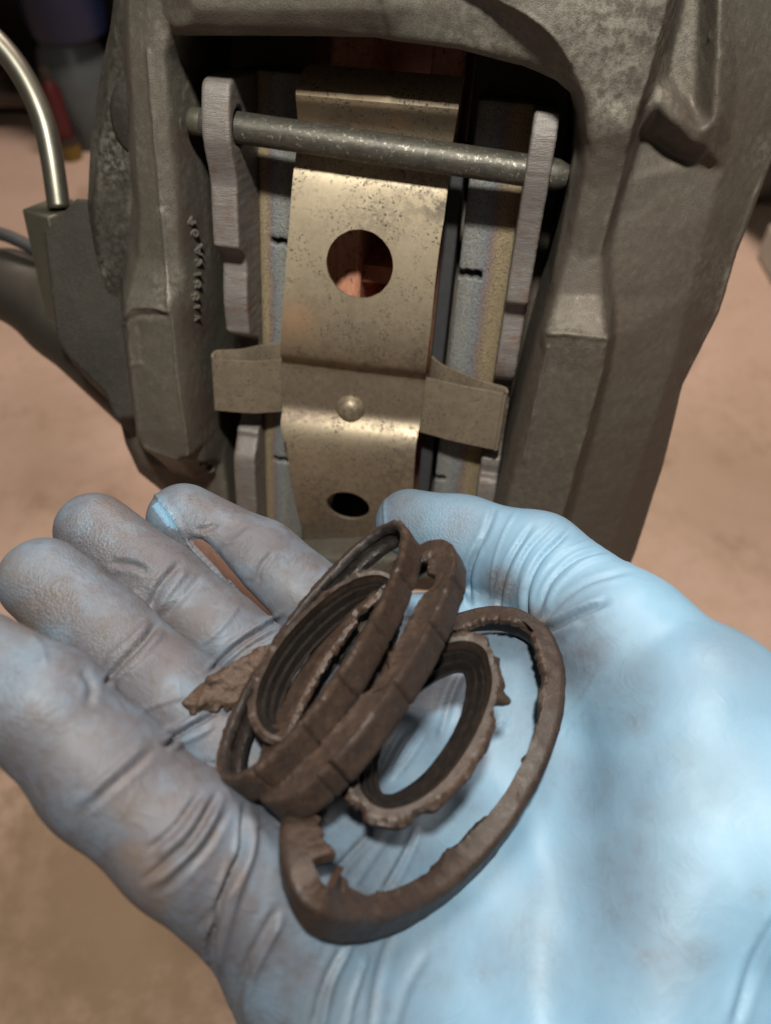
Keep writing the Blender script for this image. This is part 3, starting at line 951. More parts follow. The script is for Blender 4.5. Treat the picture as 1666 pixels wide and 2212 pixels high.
# ------------------------------------------------------------------ pad spring
def sheet(sx, profile, x_of, holes, mat, name, root, thick=.09, step=.12, dome=None):
    """sheet metal: profile (n,3 points of y,z by arc) swept across x, round holes cut out"""
    prof = np.asarray(profile, float)
    s = np.concatenate([[0], np.cumsum(np.linalg.norm(np.diff(prof, axis=0), axis=1))])
    S = s[-1]
    x0, x1 = sx
    pts = []; edges = []
    def loop(q):
        k = len(pts); pts.extend(q)
        edges.extend([(k + i, k + (i + 1) % len(q)) for i in range(len(q))])
    nb = int(S / step); nw = int((x1 - x0) / step / 2)
    loop([(x0 + (x1 - x0) * i / nw, 0) for i in range(nw)] + [(x1, S * i / nb) for i in range(nb)] + [(x1 - (x1 - x0) * i / nw, S) for i in range(nw)] + [(x0, S - S * i / nb) for i in range(nb)])
    hs = []
    for (hx, hy, ra, rb) in holes:
        hsarc = np.interp(-hy, -prof[:, 0], s)
        hs.append((hx, hsarc, ra, rb))
        loop([(hx + ra * math.cos(t), hsarc + rb * math.sin(t)) for t in np.linspace(0, 2 * math.pi, 64, endpoint=False)])
    for j in range(1, nb):
        for i in range(1, nw):
            q = (x0 + (x1 - x0) * i / nw, S * j / nb)
            if all(((q[0] - h[0]) / (h[2] + .05)) ** 2 + ((q[1] - h[1]) / (h[3] + .05)) ** 2 > 1 for h in hs):
                pts.append(q)
    V, E, Fs, *_ = delaunay_2d_cdt([Vector(p) for p in pts], edges, [], 0, 1e-5)
    V = np.array([(v.x, v.y) for v in V])
    F2 = []
    for f in Fs:
        c = V[list(f)].mean(0)
        if all(((c[0] - h[0]) / h[2]) ** 2 + ((c[1] - h[1]) / h[3]) ** 2 > .985 for h in hs):
            F2.append(tuple(f))
    yz = np.stack([np.interp(V[:, 1], s, prof[:, 0]), np.interp(V[:, 1], s, prof[:, 1])], 1)
    ds = .05
    tg = np.stack([np.interp(V[:, 1] + ds, s, prof[:, 0]) - np.interp(V[:, 1] - ds, s, prof[:, 0]), np.interp(V[:, 1] + ds, s, prof[:, 1]) - np.interp(V[:, 1] - ds, s, prof[:, 1])], 1)
    tg /= np.linalg.norm(tg, axis=1)[:, None] + 1e-9
    return V, F2, yz, tg


def solid(Vout, N, F2, thick):
    n = len(Vout)
    ed = {}
    for f in F2:
        for i in range(len(f)):
            a, b = f[i], f[(i + 1) % len(f)]
            ed[(a, b)] = 1
    V = np.concatenate([Vout, Vout - N * thick])
    Fc = [tuple(f) for f in F2] + [tuple(n + i for i in reversed(f)) for f in F2]
    for (a, b) in ed:
        if (b, a) not in ed:
            Fc.append((b, a, n + a, n + b))
    return V, Fc


def build_spring():
    root = thing('pad_spring', 'tarnished gold-grey sheet spring with two round holes pinned over the pads', 'pad spring', CL((0, 0, 0)))

    def mid(v):
        return 815 + (770 - 815) * (v - 205) / (1080 - 205)
    rows = [(150, -.4), (176, .35), (198, .78), (210, .92), (218, .93), (228, .86), (255, .50), (285, .20), (320, .10), (345, .18), (368, .34), (420, .54), (520, .72), (620, .80), (690, .80), (730, .75), (757, .66), (774, .56), (786, .44), (793, .28), (798, .10), (803, .0), (812, -.02), (850, .0), (890, .0), (903, .06), (916, .17), (930, .30), (945, .40), (960, .45), (978, .43), (1000, .35), (1040, .12), (1090, -.25), (1140, -.75), (1190, -1.4), (1240, -2.2)]
    prof = catmull([(L(mid(v), v, z)[1], z) for v, z in rows], 6)
    h1 = L(777, 572, .77); h1b = L(850, 572, .77)
    h2 = L(752, 1094, -.28); h2b = L(799, 1094, -.28)
    r1 = h1b[0] - h1[0]
    V, F2, yz, tg = sheet((-2.36, 2.42), prof, None, [(h1[0], h1[1], r1, r1), (h2[0], h2[1], (h2b[0] - h2[0]), (h2b[0] - h2[0]) * .98)], None, 'strip', root)
    # slightly narrower at the top flange and towards the lower end
    le = np.array([LZ(*q) for q in [(650, 1180, -1.2), (650, 1150, -.9), (632, 1060, 0), (618, 960, .45), (611, 910, .1), (608, 800, 0), (607, 720, .7), (622, 550, .75), (636, 350, .4), (638, 290, .3), (639, 205, .92)]])
    re_ = np.array([LZ(*q) for q in [(876, 1180, -1.2), (880, 1150, -.9), (893, 1060, 0), (899, 955, .45), (905, 925, .4), (916, 838, .0), (922, 790, .5), (945, 600, .8), (968, 400, .5), (977, 310, .3), (990, 238, .92)]])
    xa = np.interp(yz[:, 0], le[:, 1], le[:, 0]); xb = np.interp(yz[:, 0], re_[:, 1], re_[:, 0])
    tt = (V[:, 0] + 2.36) / 4.78
    cut = np.clip(1 - np.abs(tt - .5) * 2, 0, 1)
    keep = np.zeros(len(V))
    for hx, hy, hr in ((h1[0], h1[1], r1), (h2[0], h2[1], h2b[0] - h2[0])):
        rr_ = np.hypot(V[:, 0] - hx, yz[:, 0] - hy)
        keep = np.maximum(keep, np.clip(1.6 - rr_ / hr * .6, 0, 1))
    xx = xa + (xb - xa) * tt
    X = np.stack([xx * (1 - keep) + V[:, 0] * keep, yz[:, 0], yz[:, 1]], 1)
    Nn = np.stack([np.zeros(len(V)), -tg[:, 1], tg[:, 0]], 1)
    if Nn[:, 2].mean() < 0:
        Nn = -Nn
    X[:, 2] += noise(X, .5, 4) * .02
    a, b, c = [X[list(f)[0:3]] for f in F2][0]
    if np.cross(b - a, c - a)[2] < 0:
        F2 = [tuple(reversed(f)) for f in F2]
    Vs, Fc = solid(X, Nn, F2, .10)
    q = QL(Vs)
    brn = np.interp(q[:, 1] + 18 * noise(Vs, .8, 91, 2), [205, 230, 262, 330, 350, 560, 700, 790, 800, 905, 925, 945, 990, 1150], [.1, .1, .75, .8, .05, .2, .55, .75, .95, .95, .3, .3, .6, .8])
    link('strip', CW(Vs), Fc, M['spring'], root, sharp=35, attrs={'brown': brn, 'patch': blobs(q, [(950, 440, 45, 1.), (900, 420, 60, .5), (820, 470, 70, .45), (680, 640, 50, .3), (930, 780, 70, .5), (700, 1110, 60, .5), (860, 1010, 60, .6), (660, 370, 30, .4), (740, 270, 30, .6), (800, 740, 160, .25)]), 'copper_reflection': blobs(q, [(640, 690, 40, .9), (655, 240, 40, .5), (860, 262, 22, .7), (780, 250, 60, .3)])})
    # riveted cross strap with both ends folded back
    xl = L(466, 830, .2)[0]; xr = L(1088, 910, .2)[0]
    y0 = L(757, 912, 0)[1]; y1 = L(757, 797, 0)[1]
    pr = [(-2.25, -.74), (-2.7, -.66), (-3.3, -.34), (-3.8, .02), (xl + .16, .22), (xl + .03, .32), (xl, .44), (xl + .05, .55), (xl + .2, .58), (-3.4, .42), (-2.9, .20), (-2.45, -.02), (-2.2, -.10), (0, -.12), (2.2, -.10), (2.5, -.02), (3.0, .10), (3.6, .26), (xr - .22, .45), (xr - .07, .43), (xr, .32), (xr - .03, .19), (xr - .16, .09), (4.2, -.12), (3.5, -.46), (3.05, -.64), (2.8, -.80), (2.62, -.98), (2.55, -1.2)]
    pr = catmull(pr, 6)
    n = len(pr)
    tgx = np.gradient(pr, axis=0); tgx /= np.linalg.norm(tgx, axis=1)[:, None]
    nr = np.stack([-tgx[:, 1], tgx[:, 0]], 1)
    V = []
    for q, m, kk in zip(pr, nr, np.linspace(0, 1, n)):
        yq = y1 + .42 * max(0., 1 - kk * 3.6) + .42 * max(0., (kk - .72) * 3.6)
        # the tabs stand square across the spring; slight twist as bent by hand
        V += [(q[0], y0 - .02 * q[0], q[1]), (q[0], yq, q[1]), (q[0] - m[0] * .1, y0 - .02 * q[0], q[1] - m[1] * .1), (q[0] - m[0] * .1, yq, q[1] - m[1] * .1)]
    Fc = []
    for i in range(n - 1):
        a = 4 * i; b = 4 * (i + 1)
        Fc += [(a, b, b + 1, a + 1), (a + 2, a + 3, b + 3, b + 2), (a, a + 2, b + 2, b), (a + 1, b + 1, b + 3, a + 3)]
    Fc += [(0, 1, 3, 2), (4 * n - 4, 4 * n - 2, 4 * n - 1, 4 * n - 3)]
    o = link('cross_strap', CW(np.array(V)), Fc, M['spring'], root, sharp=30, attrs={'brown': np.full(len(V), .72), 'patch': np.full(len(V), .22), 'copper_reflection': np.zeros(len(V))})
    bevel(o, .025, 2)
    v, f = lathe([(0, .30), (.12, .295), (.25, .26), (.36, .19), (.43, .10), (.47, .03), (.50, -.01), (.50, -.06)], 48)
    c = LZ(757, 884, .02)
    v = v + (noise(v, 3, 6, 2) * .02)[:, None] * np.array([.3, .3, 1])
    link('rivet_head', CW(v + c), f, M['spring'], root, attrs={'brown': np.full(len(v), .6), 'patch': np.full(len(v), .5), 'copper_reflection': np.zeros(len(v))})


build_spring()


# ------------------------------------------------------------------ hydraulic line and steering arm on the left
def build_line():
    root = thing('brake_line', 'shiny bent steel brake line entering a square fitting on the left', 'brake line', P(120, 650, 29))
    path = catmull([P(-150, 20, 25.5), P(-60, 50, 26), P(0, 98, 26.3), P(52, 168, 26.6), P(92, 255, 26.9), P(112, 340, 27.2), P(128, 450, 27.6)], 10)
    V, Fc = tube(path, .385, 28)
    link('tube', W(V), Fc, M['tube'], root)
    # square fitting: a block whose top is turned to the camera
    d0 = 28.0
    top = [P(47, 452, 28.0), P(103, 470, 27.0), P(182, 440, 28.2), P(130, 420, 29.3)]
    dn = (P(100, 690, 29.4) - P(47, 452, 28.0))
    bot = [q + dn for q in top]
    o = link('fitting_block', W(np.array(top + bot)), [(0, 1, 2, 3), (7, 6, 5, 4), (0, 4, 5, 1), (1, 5, 6, 2), (2, 6, 7, 3), (3, 7, 4, 0)], M['fitting'], root, smooth=False)
    bevel(o, .06, 2)

    root = thing('mounting_bracket', 'dark rough iron bracket between brake line fitting and caliper', 'bracket', P(180, 850, 31))
    ol = [(92, 500), (112, 478), (165, 425), (240, 430), (300, 700), (300, 900), (250, 905), (224, 845), (190, 812), (150, 775), (122, 735)]
    V = [P(u, v, 25.8 + (v - 430) * .006) for u, v in ol] + [P(u, v, 25.8 + (v - 430) * .006) + np.array([.0, -.6, -2.2]) for u, v in ol]
    n = len(ol)
    Fc = [tuple(range(n))[::-1], tuple(range(n, 2 * n))] + [(i, (i + 1) % n, n + (i + 1) % n, n + i) for i in range(n)]
    o = link('plate', W(np.array(V)), Fc, M['cast_dark'], root, smooth=False)
    bevel(o, .12, 3)

    root = thing('steering_arm', 'blurred olive iron arm curving in behind the caliper from the left', 'steering arm', P(0, 640, 36))

    def fn(p):
        f = cone(p, P(-160, 590, 36), P(30, 618, 35.5), 1.5, 1.5)
        f = smin(f, cone(p, P(30, 618, 35.5), P(140, 690, 35), 1.5, 1.75), .5)
        f = smin(f, cone(p, P(140, 690, 35), P(330, 830, 35), 1.75, 2.3), .5)
        return f
    V, Q = sdf_mesh(fn, P(-260, 1100, 41) + (0, 0, 0), P(420, 350, 30), .16)
    link('arm', W(V), Q, M['arm'], root)
    o = thing('hose', 'thin black hose passing behind the square brake line fitting', 'hose', P(0, 520, 34))
    V, Fc = tube(catmull([P(-150, 480, 34), P(-20, 500, 34), P(40, 520, 34), P(110, 560, 34.5)], 8), .28, 14)
    link('hose_tube', W(V), Fc, M['friction'], o)


build_line()


# ------------------------------------------------------------------ the gloved hand
IDX = [(398, 1124, 19.3, .92), (560, 1218, 19.1, 1.06), (760, 1370, 18.8, 1.1), (950, 1560, 18.1, 1.25)]
MID = [(205, 1147, 17.6, .87), (340, 1260, 17.3, .93), (470, 1372, 17.1, .98), (640, 1510, 17.0, 1.08), (860, 1690, 16.1, 1.3)]
RNG = [(97, 1256, 15.9, .89), (230, 1375, 15.6, .94), (370, 1505, 15.1, .98), (520, 1640, 14.9, 1.05), (740, 1840, 14.6, 1.3)]
PNK = [(-60, 1440, 12.9, .95), (100, 1533, 12.6, .98), (228, 1672, 12.5, 1.02), (400, 1815, 12.5, 1.08), (600, 1965, 13.0, 1.25)]
THB = [(885, 1130, 20.6, .90), (1000, 1168, 19.9, 1.10), (1160, 1222, 18.8, 1.22), (1340, 1400, 17.0, 1.68), (1500, 1590, 15.9, 2.15), (1720, 1890, 14.5, 2.6)]
# palm bones: from the knuckles to the wrist
META = [((950, 1560, 17.8, 1.25), (1900, 2500, 13.4, 1.9)), ((860, 1690, 16.1, 1.3), (1700, 2620, 13.2, 1.8)),
        ((740, 1840, 14.6, 1.3), (1400, 2750, 13.2, 1.7)), ((600, 1965, 13.0, 1.25), (1000, 2750, 13.3, 1.7)), ((940, 1500, 18.4, .9), (1320, 1520, 16.6, 1.2)), ((950, 1400, 19.0, .55), (1250, 1430, 17.2, .8)), ((900, 1330, 19.8, .6), (1140, 1330, 18.6, .6)), ((1720, 1890, 14.5, 2.5), (1950, 2500, 14.0, 2.3)), ((1900, 2500, 13.8, 2.3), (2500, 3400, 14.0, 2.7)), ((1500, 2700, 13.4, 1.8), (2300, 3500, 14.0, 2.5)),
        ((1500, 1560, 15.7, 2.0), (1400, 2300, 13.2, 1.5)), ((1120, 1560, 17.6, 1.25), (1500, 2150, 14.4, 1.8))]


def J(q):
    return P(q[0], q[1], q[2])


def chain(p, js, k=.25, dr=0.):
    f = None
    for a, b in zip(js[:-1], js[1:]):
        c = cone(p, J(a), J(b), a[3] + dr, b[3] + dr)
        f = c if f is None else smin(f, c, k)
    return f


def px(p):
    d = np.maximum(-p[:, 2], .5)
    return np.stack([CX + F0 * p[:, 0] / d, CY - F0 * p[:, 1] / d], 1)


TEAR = np.array([(396, 1158), (424, 1158), (458, 1176), (498, 1222), (538, 1276), (598, 1340), (585, 1344), (540, 1306), (490, 1256), (440, 1206)])


def hand_sdf(p):
    palm = None
    for a, b in META:
        c = cone(p, J(a), J(b), a[3], b[3])
        palm = c if palm is None else smin(palm, c, .9)
    th = chain(p, THB, .35)
    f = smin(palm, th, .18)
    fi = chain(p, IDX)
    q = px(p)
    near = np.abs(fi) < .6
    ts = np.full(len(p), 1.0)
    if near.any():
        ts[near] = poly_sdf(q[near, 0], q[near, 1], TEAR) / 95.
    slot = np.maximum(ts, np.maximum(-(fi + .13), fi - .5))
    for js in (fi, chain(p, MID), chain(p, RNG), chain(p, PNK)):
        f = smin(f, js, .10)
    return smax(f, -slot, .05)


# folds of the glove: (picture polyline, half width, height in cm; below zero a crease)
FOLDS = [
    # thumb
    ([(1036, 1172), (1016, 1220), (1012, 1262), (1019, 1312)], 7, -.10), ([(1068, 1098), (1054, 1139), (1034, 1180)], 8, -.05),
    ([(1150, 1130), (1106, 1210), (1082, 1280), (1079, 1332)], 6, -.07), ([(1166, 1132), (1122, 1212), (1096, 1285), (1090, 1330)], 6, .05),
    ([(1231, 1139), (1171, 1204), (1139, 1280), (1142, 1372)], 7, -.09), ([(1250, 1150), (1190, 1210), (1157, 1280), (1156, 1340)], 7, .04),
    ([(1307, 1188), (1247, 1204), (1193, 1253), (1165, 1318)], 6, -.06), ([(1330, 1196), (1262, 1215), (1208, 1262), (1180, 1318)], 7, .05),
    ([(1361, 1236), (1270, 1258), (1210, 1300), (1170, 1350)], 7, -.04), ([(1340, 1178), (1356, 1194), (1368, 1214)], 9, .08),
    ([(1144, 1370), (1193, 1352), (1247, 1325), (1310, 1302)], 9, -.14), ([(1150, 1390), (1200, 1372), (1260, 1345)], 12, .05),
    ([(837, 1062), (830, 1100), (838, 1160)], 4, .03), ([(1120, 1098), (1090, 1150), (1066, 1230), (1062, 1310)], 5, .03),
    ([(1200, 1120), (1150, 1180), (1118, 1250)], 5, -.035), ([(1290, 1165), (1225, 1185), (1180, 1230)], 5, .035),
    # middle
    ([(248, 1216), (285, 1216), (322, 1232)], 9, -.08), ([(392, 1218), (350, 1262), (326, 1312)], 9, -.07), ([(410, 1235), (370, 1280), (340, 1330)], 10, .06),
    ([(440, 1248), (400, 1290), (360, 1330)], 8, -.03), ([(607, 1340), (542, 1377), (490, 1415), (449, 1452)], 7, -.10), ([(590, 1372), (530, 1405), (470, 1455)], 7, -.06),
    ([(612, 1325), (545, 1360), (480, 1400)], 7, .04), ([(520, 1300), (490, 1345), (440, 1390)], 6, .03),
    # ring
    ([(336, 1350), (300, 1398), (262, 1440), (231, 1474)], 7, -.11), ([(352, 1360), (312, 1415), (245, 1486)], 8, .05), ([(320, 1338), (280, 1388), (225, 1440)], 8, .05),
    ([(352, 1604), (390, 1585), (423, 1563), (460, 1540)], 6, -.14), ([(345, 1580), (395, 1562), (440, 1530)], 6, .06), ([(362, 1618), (410, 1596), (460, 1566)], 7, .07),
    ([(300, 1538), (340, 1520), (400, 1500)], 6, .03), ([(424, 1650), (470, 1646), (510, 1638)], 5, -.03),
    # index
    ([(738, 1262), (705, 1290), (672, 1318)], 7, -.08), ([(752, 1272), (718, 1305)], 7, .05), ([(470, 1128), (440, 1142), (420, 1140)], 8, -.05), ([(540, 1140), (510, 1165), (480, 1172)], 9, .04), ([(590, 1195), (565, 1230), (560, 1262)], 6, -.03),
    ([(310, 1080), (336, 1070), (372, 1110), (392, 1150)], 6, .06),
    # little finger
    ([(310, 1606), (255, 1662), (166, 1739)], 11, .05), ([(330, 1618), (275, 1676), (180, 1756)], 9, -.035), ([(476, 1706), (421, 1805), (370, 1855), (310, 1905)], 8, -.09), ([(488, 1722), (436, 1815), (382, 1870), (325, 1916)], 8, .08),
    ([(452, 1715), (400, 1798), (340, 1850)], 9, .06), ([(432, 1712), (378, 1790), (318, 1840)], 8, -.05), ([(500, 1745), (452, 1830), (392, 1890), (350, 1930)], 8, -.05),
    ([(533, 1742), (528, 1839), (500, 1900), (476, 1949), (454, 2032), (466, 2090)], 8, -.16), ([(556, 1760), (548, 1850), (505, 1950), (480, 2040), (480, 2100)], 10, .09), ([(505, 1910), (470, 1965), (440, 2020)], 8, .06), ([(515, 1840), (480, 1930), (430, 2000)], 8, -.04),
    ([(60, 1372), (90, 1400), (96, 1440)], 12, .05), ([(180, 1440), (200, 1480), (190, 1520)], 12, -.04),
    # palm
    ([(764, 2032), (714, 2126), (697, 2230)], 11, .06), ([(797, 2060), (764, 2154), (747, 2230)], 9, .05), ([(740, 2050), (705, 2120), (672, 2230)], 10, -.05), ([(614, 1983), (553, 2099), (531, 2210)], 9, .07), ([(600, 1960), (535, 2080), (505, 2190)], 9, -.05),
    ([(850, 2020), (820, 2110), (800, 2230)], 12, -.04), ([(930, 2050), (880, 2140), (850, 2230)], 16, .04),
    ([(825, 1926), (850, 1880), (877, 1826), (900, 1780)], 8, -.07), ([(719, 1891), (760, 1838), (801, 1791)], 9, -.08), ([(760, 1920), (800, 1850), (850, 1780)], 12, .05), ([(905, 1560), (870, 1610), (835, 1680)], 7, -.07), ([(925, 1580), (890, 1640), (850, 1690)], 9, .05), ([(1010, 1440), (980, 1500), (950, 1600)], 10, -.06),
    ([(1000, 1660), (1050, 1600), (1090, 1560)], 8, -.03), ([(560, 1800), (600, 1780), (640, 1790)], 7, -.04),
    ([(1690, 1965), (1625, 2080), (1580, 2230)], 14, -.06), ([(1200, 1560), (1240, 1520), (1290, 1440)], 5, -.012), ([(1215, 1590), (1260, 1540)], 5, -.012),
]
GRIME = [  # picture spots with soft edges: u, v, radius, weight
    (400, 1100, 150, .75), (640, 1230, 160, .85), (250, 1230, 130, .55), (180, 1110, 90, .25), (420, 1340, 160, .9), (130, 1300, 150, .95), (300, 1460, 170, .9), (60, 1450, 140, .75), (200, 1600, 190, .8), (350, 1790, 170, .9), (430, 1680, 120, .7), (500, 1960, 110, .75), (560, 2050, 120, .55),
    (860, 1100, 75, .7), (980, 1180, 110, .5), (1070, 1270, 60, .5), (1220, 1400, 130, .65), (1330, 1480, 160, .35), (1150, 1330, 40, .6), (700, 1780, 140, .6), (950, 1700, 150, .5), (900, 2080, 170, .42), (1120, 2060, 160, .4), (680, 2150, 150, .45), (1350, 1950, 220, .4), (1250, 1700, 160, .3), (590, 1850, 80, .5), (1450, 1700, 170, .3), (1500, 2060, 70, .38), (1560, 1420, 120, .3), (1300, 1850, 60, .38), (1420, 2080, 130, .35), (840, 1950, 120, .45), (520, 1580, 100, .6), (30, 1650, 160, .8), (280, 1740, 160, .85), (120, 1480, 120, .8), (360, 1220, 120, .85), (540, 1180, 110, .7), (640, 1640, 120, .7), (420, 1940, 110, .8)]
STAIN = [(330, 1890, 55, 1.), (290, 1850, 40, .9), (345, 1940, 40, .8), (1085, 1265, 38, .9), (1070, 1245, 25, .8), (20, 1230, 45, .7), (1165, 1345, 26, .9), (250, 1085, 40, .5), (395, 1350, 60, .35), (610, 1290, 40, .5), (60, 1330, 60, .55), (500, 1885, 30, .4), (1395, 2065, 20, .35), (1375, 1565, 26, .3), (1040, 2100, 30, .3), (1640, 1930, 22, .3), (1190, 1440, 24, .4), (260, 1750, 45, .45), (700, 1300, 30, .4), (1000, 1120, 40, .35), (600, 1900, 30, .45)]


def build_hand():
    root = thing('person', 'right hand in a grimy light blue nitrile glove held palm up with seals in it', 'person', P(1100, 2300, 15))
    lo = np.array([-9.0, -20.5, -22.8]); hi = np.array([15.5, 1.6, -9.6])
    V, Q = sdf_mesh(hand_sdf, lo, hi, .10)
    # one smooth subdivision, then the folds of the glove are raised and sunk in it
    me = bpy.data.meshes.new('tmp'); me.from_pydata(V.tolist(), [], Q.tolist())
    o = bpy.data.objects.new('tmp', me); COL.objects.link(o)
    md = o.modifiers.new('s', 'SUBSURF'); md.levels = 1; md.render_levels = 1
    dg = bpy.context.evaluated_depsgraph_get(); dg.update()
    e = o.evaluated_get(dg).to_mesh()
    V = np.empty(len(e.vertices) * 3); e.vertices.foreach_get('co', V); V = V.reshape(-1, 3)
    Nn = np.empty(len(e.vertices) * 3); e.vertices.foreach_get('normal', Nn); Nn = Nn.reshape(-1, 3)
    Q = np.empty(len(e.loops), np.int32); e.loops.foreach_get('vertex_index', Q); Q = Q.reshape(-1, 4)
    bpy.data.objects.remove(o); bpy.data.meshes.remove(me)
    q = px(V)
    view = -V / np.linalg.norm(V, axis=1)[:, None]
    face = np.clip((Nn * view).sum(1) * 3 + .4, 0, 1)
    crease = np.zeros(len(V))
    disp = noise(V, .8, 7, 1) * .028 + noise(V, 2.6, 17, 2) * .005
    warp = np.stack([noise(V, .8, 31), noise(V, .8, 32)], 1) * 7
    qq = q + warp
    for pl, w, h in FOLDS:
        pl = catmull(pl, 10); w = w * .78
        bb = (qq[:, 0] > pl[:, 0].min() - 5 * w) & (qq[:, 0] < pl[:, 0].max() + 5 * w) & (qq[:, 1] > pl[:, 1].min() - 5 * w) & (qq[:, 1] < pl[:, 1].max() + 5 * w)
        ii = np.where(bb)[0]
        if not len(ii):
            continue
        best = np.full(len(ii), 1e9); tt = np.zeros(len(ii)); m = len(pl) - 1
        for k in range(m):
            a = pl[k]; e_ = pl[k + 1] - a
            wv = qq[ii] - a
            t = np.clip((wv @ e_) / (e_ @ e_), 0, 1)
            d = np.linalg.norm(wv - t[:, None] * e_, axis=1)
            c = d < best
            best[c] = d[c]; tt[c] = (k + t[c]) / m
        fade = np.minimum(1, np.minimum(tt, 1 - tt) * 5 + .15)
        g = np.exp(-(best / w) ** 2)
        if h < 0:
            g = g - .35 * np.exp(-((best - 2.1 * w) / (1.1 * w)) ** 2)
        disp[ii] += h * g * fade * face[ii]
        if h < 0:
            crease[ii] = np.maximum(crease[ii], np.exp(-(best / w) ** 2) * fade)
    V = V + Nn * disp[:, None]
    used = 1 / (1 + np.exp((q[:, 0] + .30 * (q[:, 1] - 1500) - 1060) / 150)) * np.clip((q[:, 1] - 900) / 100, 0, 1) * np.where((q[:, 0] > 760) & (q[:, 1] < 1330), .3, 1)
    grime_shade = np.clip(np.maximum(blobs(q, GRIME), .80 * used) * (.85 + .3 * noise(V, 1.3, 41, 3)) + .12 + .14 * noise(V, .7, 44, 2), 0, 1)
    # the clean inner side of the torn index finger shows at its tip
    fl = poly_sdf(q[:, 0], q[:, 1], [(328, 1092), (346, 1080), (374, 1112), (388, 1146), (360, 1134)])
    grime_shade = np.where(fl < 0, .0, grime_shade)
    tipg = np.clip(blobs(q, [(200, 1170, 110, 1.), (110, 1300, 120, 1.), (250, 1390, 90, .8), (400, 1110, 100, .7), (930, 1120, 95, 1.), (330, 1270, 90, .6), (10, 1500, 120, .6)]) * 1.3 - .15, 0, 1)
    link('glove', W(V), Q, M['glove'], root, attrs={'grime_shade': grime_shade, 'tipgrain': tipg, 'stain': np.maximum(blobs(q, STAIN), .30 * crease * np.clip(grime_shade * 1.4, 0, 1))})
    # finger under the tear
    V, Q = sdf_mesh(lambda p: chain(p, IDX[:3], .25, -.09), P(300, 1450, 19) - (1, 1, 2), P(900, 1000, 18) + (1, 1, 1.5), .12)
    link('index_finger', W(V), Q, M['skin'], root)


build_hand()


# ------------------------------------------------------------------ perished rubber rings in the palm
_palm = {}


def palm_depth(u, v):
    """depth of the glove surface met in that direction"""
    if 'bvh' not in _palm:
        from mathutils.bvhtree import BVHTree
        g_ = bpy.data.objects['glove']
        me = g_.data
        co = np.empty(len(me.vertices) * 3); me.vertices.foreach_get('co', co)
        co = (co.reshape(-1, 3) + np.array(g_.parent.location)) / U
        co = (co - C0) @ RC
        _palm['bvh'] = BVHTree.FromPolygons(co.tolist(), [tuple(p.vertices) for p in me.polygons])
    hit = _palm['bvh'].ray_cast(Vector((0, 0, 0)), Vector(P(u, v, 1).tolist()).normalized())
    return -hit[0][2] if hit[0] is not None else None


def ellipse_path(centre, a, b, e1, depth, seg, wob=0., k=(0, 0)):
    """closed path: an ellipse as seen, with its own depth for every angle"""
    e = np.array(e1); e = e / np.linalg.norm(e); m = np.array([-e[1], e[0]])
    if m[0] < 0:
        m = -m
    out = []
    for t in np.linspace(0, 2 * math.pi, seg, endpoint=False):
        q = 1 + wob * math.sin(2 * t + k[0]) + wob * .6 * math.sin(3 * t + k[1])
        uv = np.array(centre) + q * (a * math.cos(t) * e + b * math.sin(t) * m)
        out.append(P(uv[0], uv[1], depth(t, uv)))
    return np.array(out)


def ring(name, label, group, path, prof, mat, tear_fn=None, seed=0, inner_shade=(), axis=None):
    """profile of (radial, axial) offsets in cm carried round a closed path"""
    path = np.asarray(path, float); ns = len(path)
    c = path.mean(0)
    T = np.roll(path, -1, 0) - np.roll(path, 1, 0); T /= np.linalg.norm(T, axis=1)[:, None]
    if axis is None:
        A = np.cross(path - c, np.roll(path, -1, 0) - c).sum(0)
    else:
        A = np.array(axis, float)
    A /= np.linalg.norm(A)
    if A[2] > 0:
        A = -A                                        # the axis points away from the camera
    prof = np.asarray(prof, float); n = len(prof)
    V = []; tr = []
    for i in range(ns):
        t = 2 * math.pi * i / ns
        nr = np.cross(T[i], A); nr /= np.linalg.norm(nr)
        if nr @ (path[i] - c) < 0:
            nr = -nr
        ax_ = np.cross(nr, T[i]); ax_ = ax_ if ax_ @ A > 0 else -ax_
        pf = prof.copy(); tv = np.zeros(n)
        if tear_fn:
            pf, tv = tear_fn(t, pf, tv)
        for (r_, a_), v_ in zip(pf, tv):
            V.append(path[i] + nr * r_ + ax_ * a_); tr.append(v_)
    V = np.array(V)
    V = V + (noise(V, 2.2, 50 + seed, 2) * .025)[:, None] + np.stack([noise(V, 7, 60 + seed), noise(V, 7, 61 + seed), noise(V, 7, 62 + seed)], 1) * (.009 + .014 * np.array(tr))[:, None] + np.stack([noise(V, 17, 63 + seed), noise(V, 17, 64 + seed), noise(V, 17, 65 + seed)], 1) * (.03 * np.array(tr))[:, None]
    Fc = []
    for i in range(ns):
        j = (i + 1) % ns
        for k in range(n):
            k2 = (k + 1) % n
            Fc.append((i * n + k, j * n + k, j * n + k2, i * n + k2))
    return link(name, W(V), Fc, mat, None, attrs={'tear': tr, 'inner_shade': np.tile(np.isin(np.arange(n), list(inner_shade)).astype(float), ns)}, label=label, cat='rubber seal', group=group, sharp=50)


def dense_prof(pts, step=.05):
    out = []
    n = len(pts)
    for i in range(n):
        a = np.array(pts[i]); b = np.array(pts[(i + 1) % n])
        m = max(1, int(np.linalg.norm(b - a) / step))
        out += [a + (b - a) * k / m for k in range(m)]
    return out


E1 = (.545, -.84)
GRP = 'perished rubber seals in the palm'


def n1d(t, s, seed):
    return float(noise(np.array([[math.cos(t) * s, math.sin(t) * s, seed * 3.7]]), 1, seed, 3)[0])


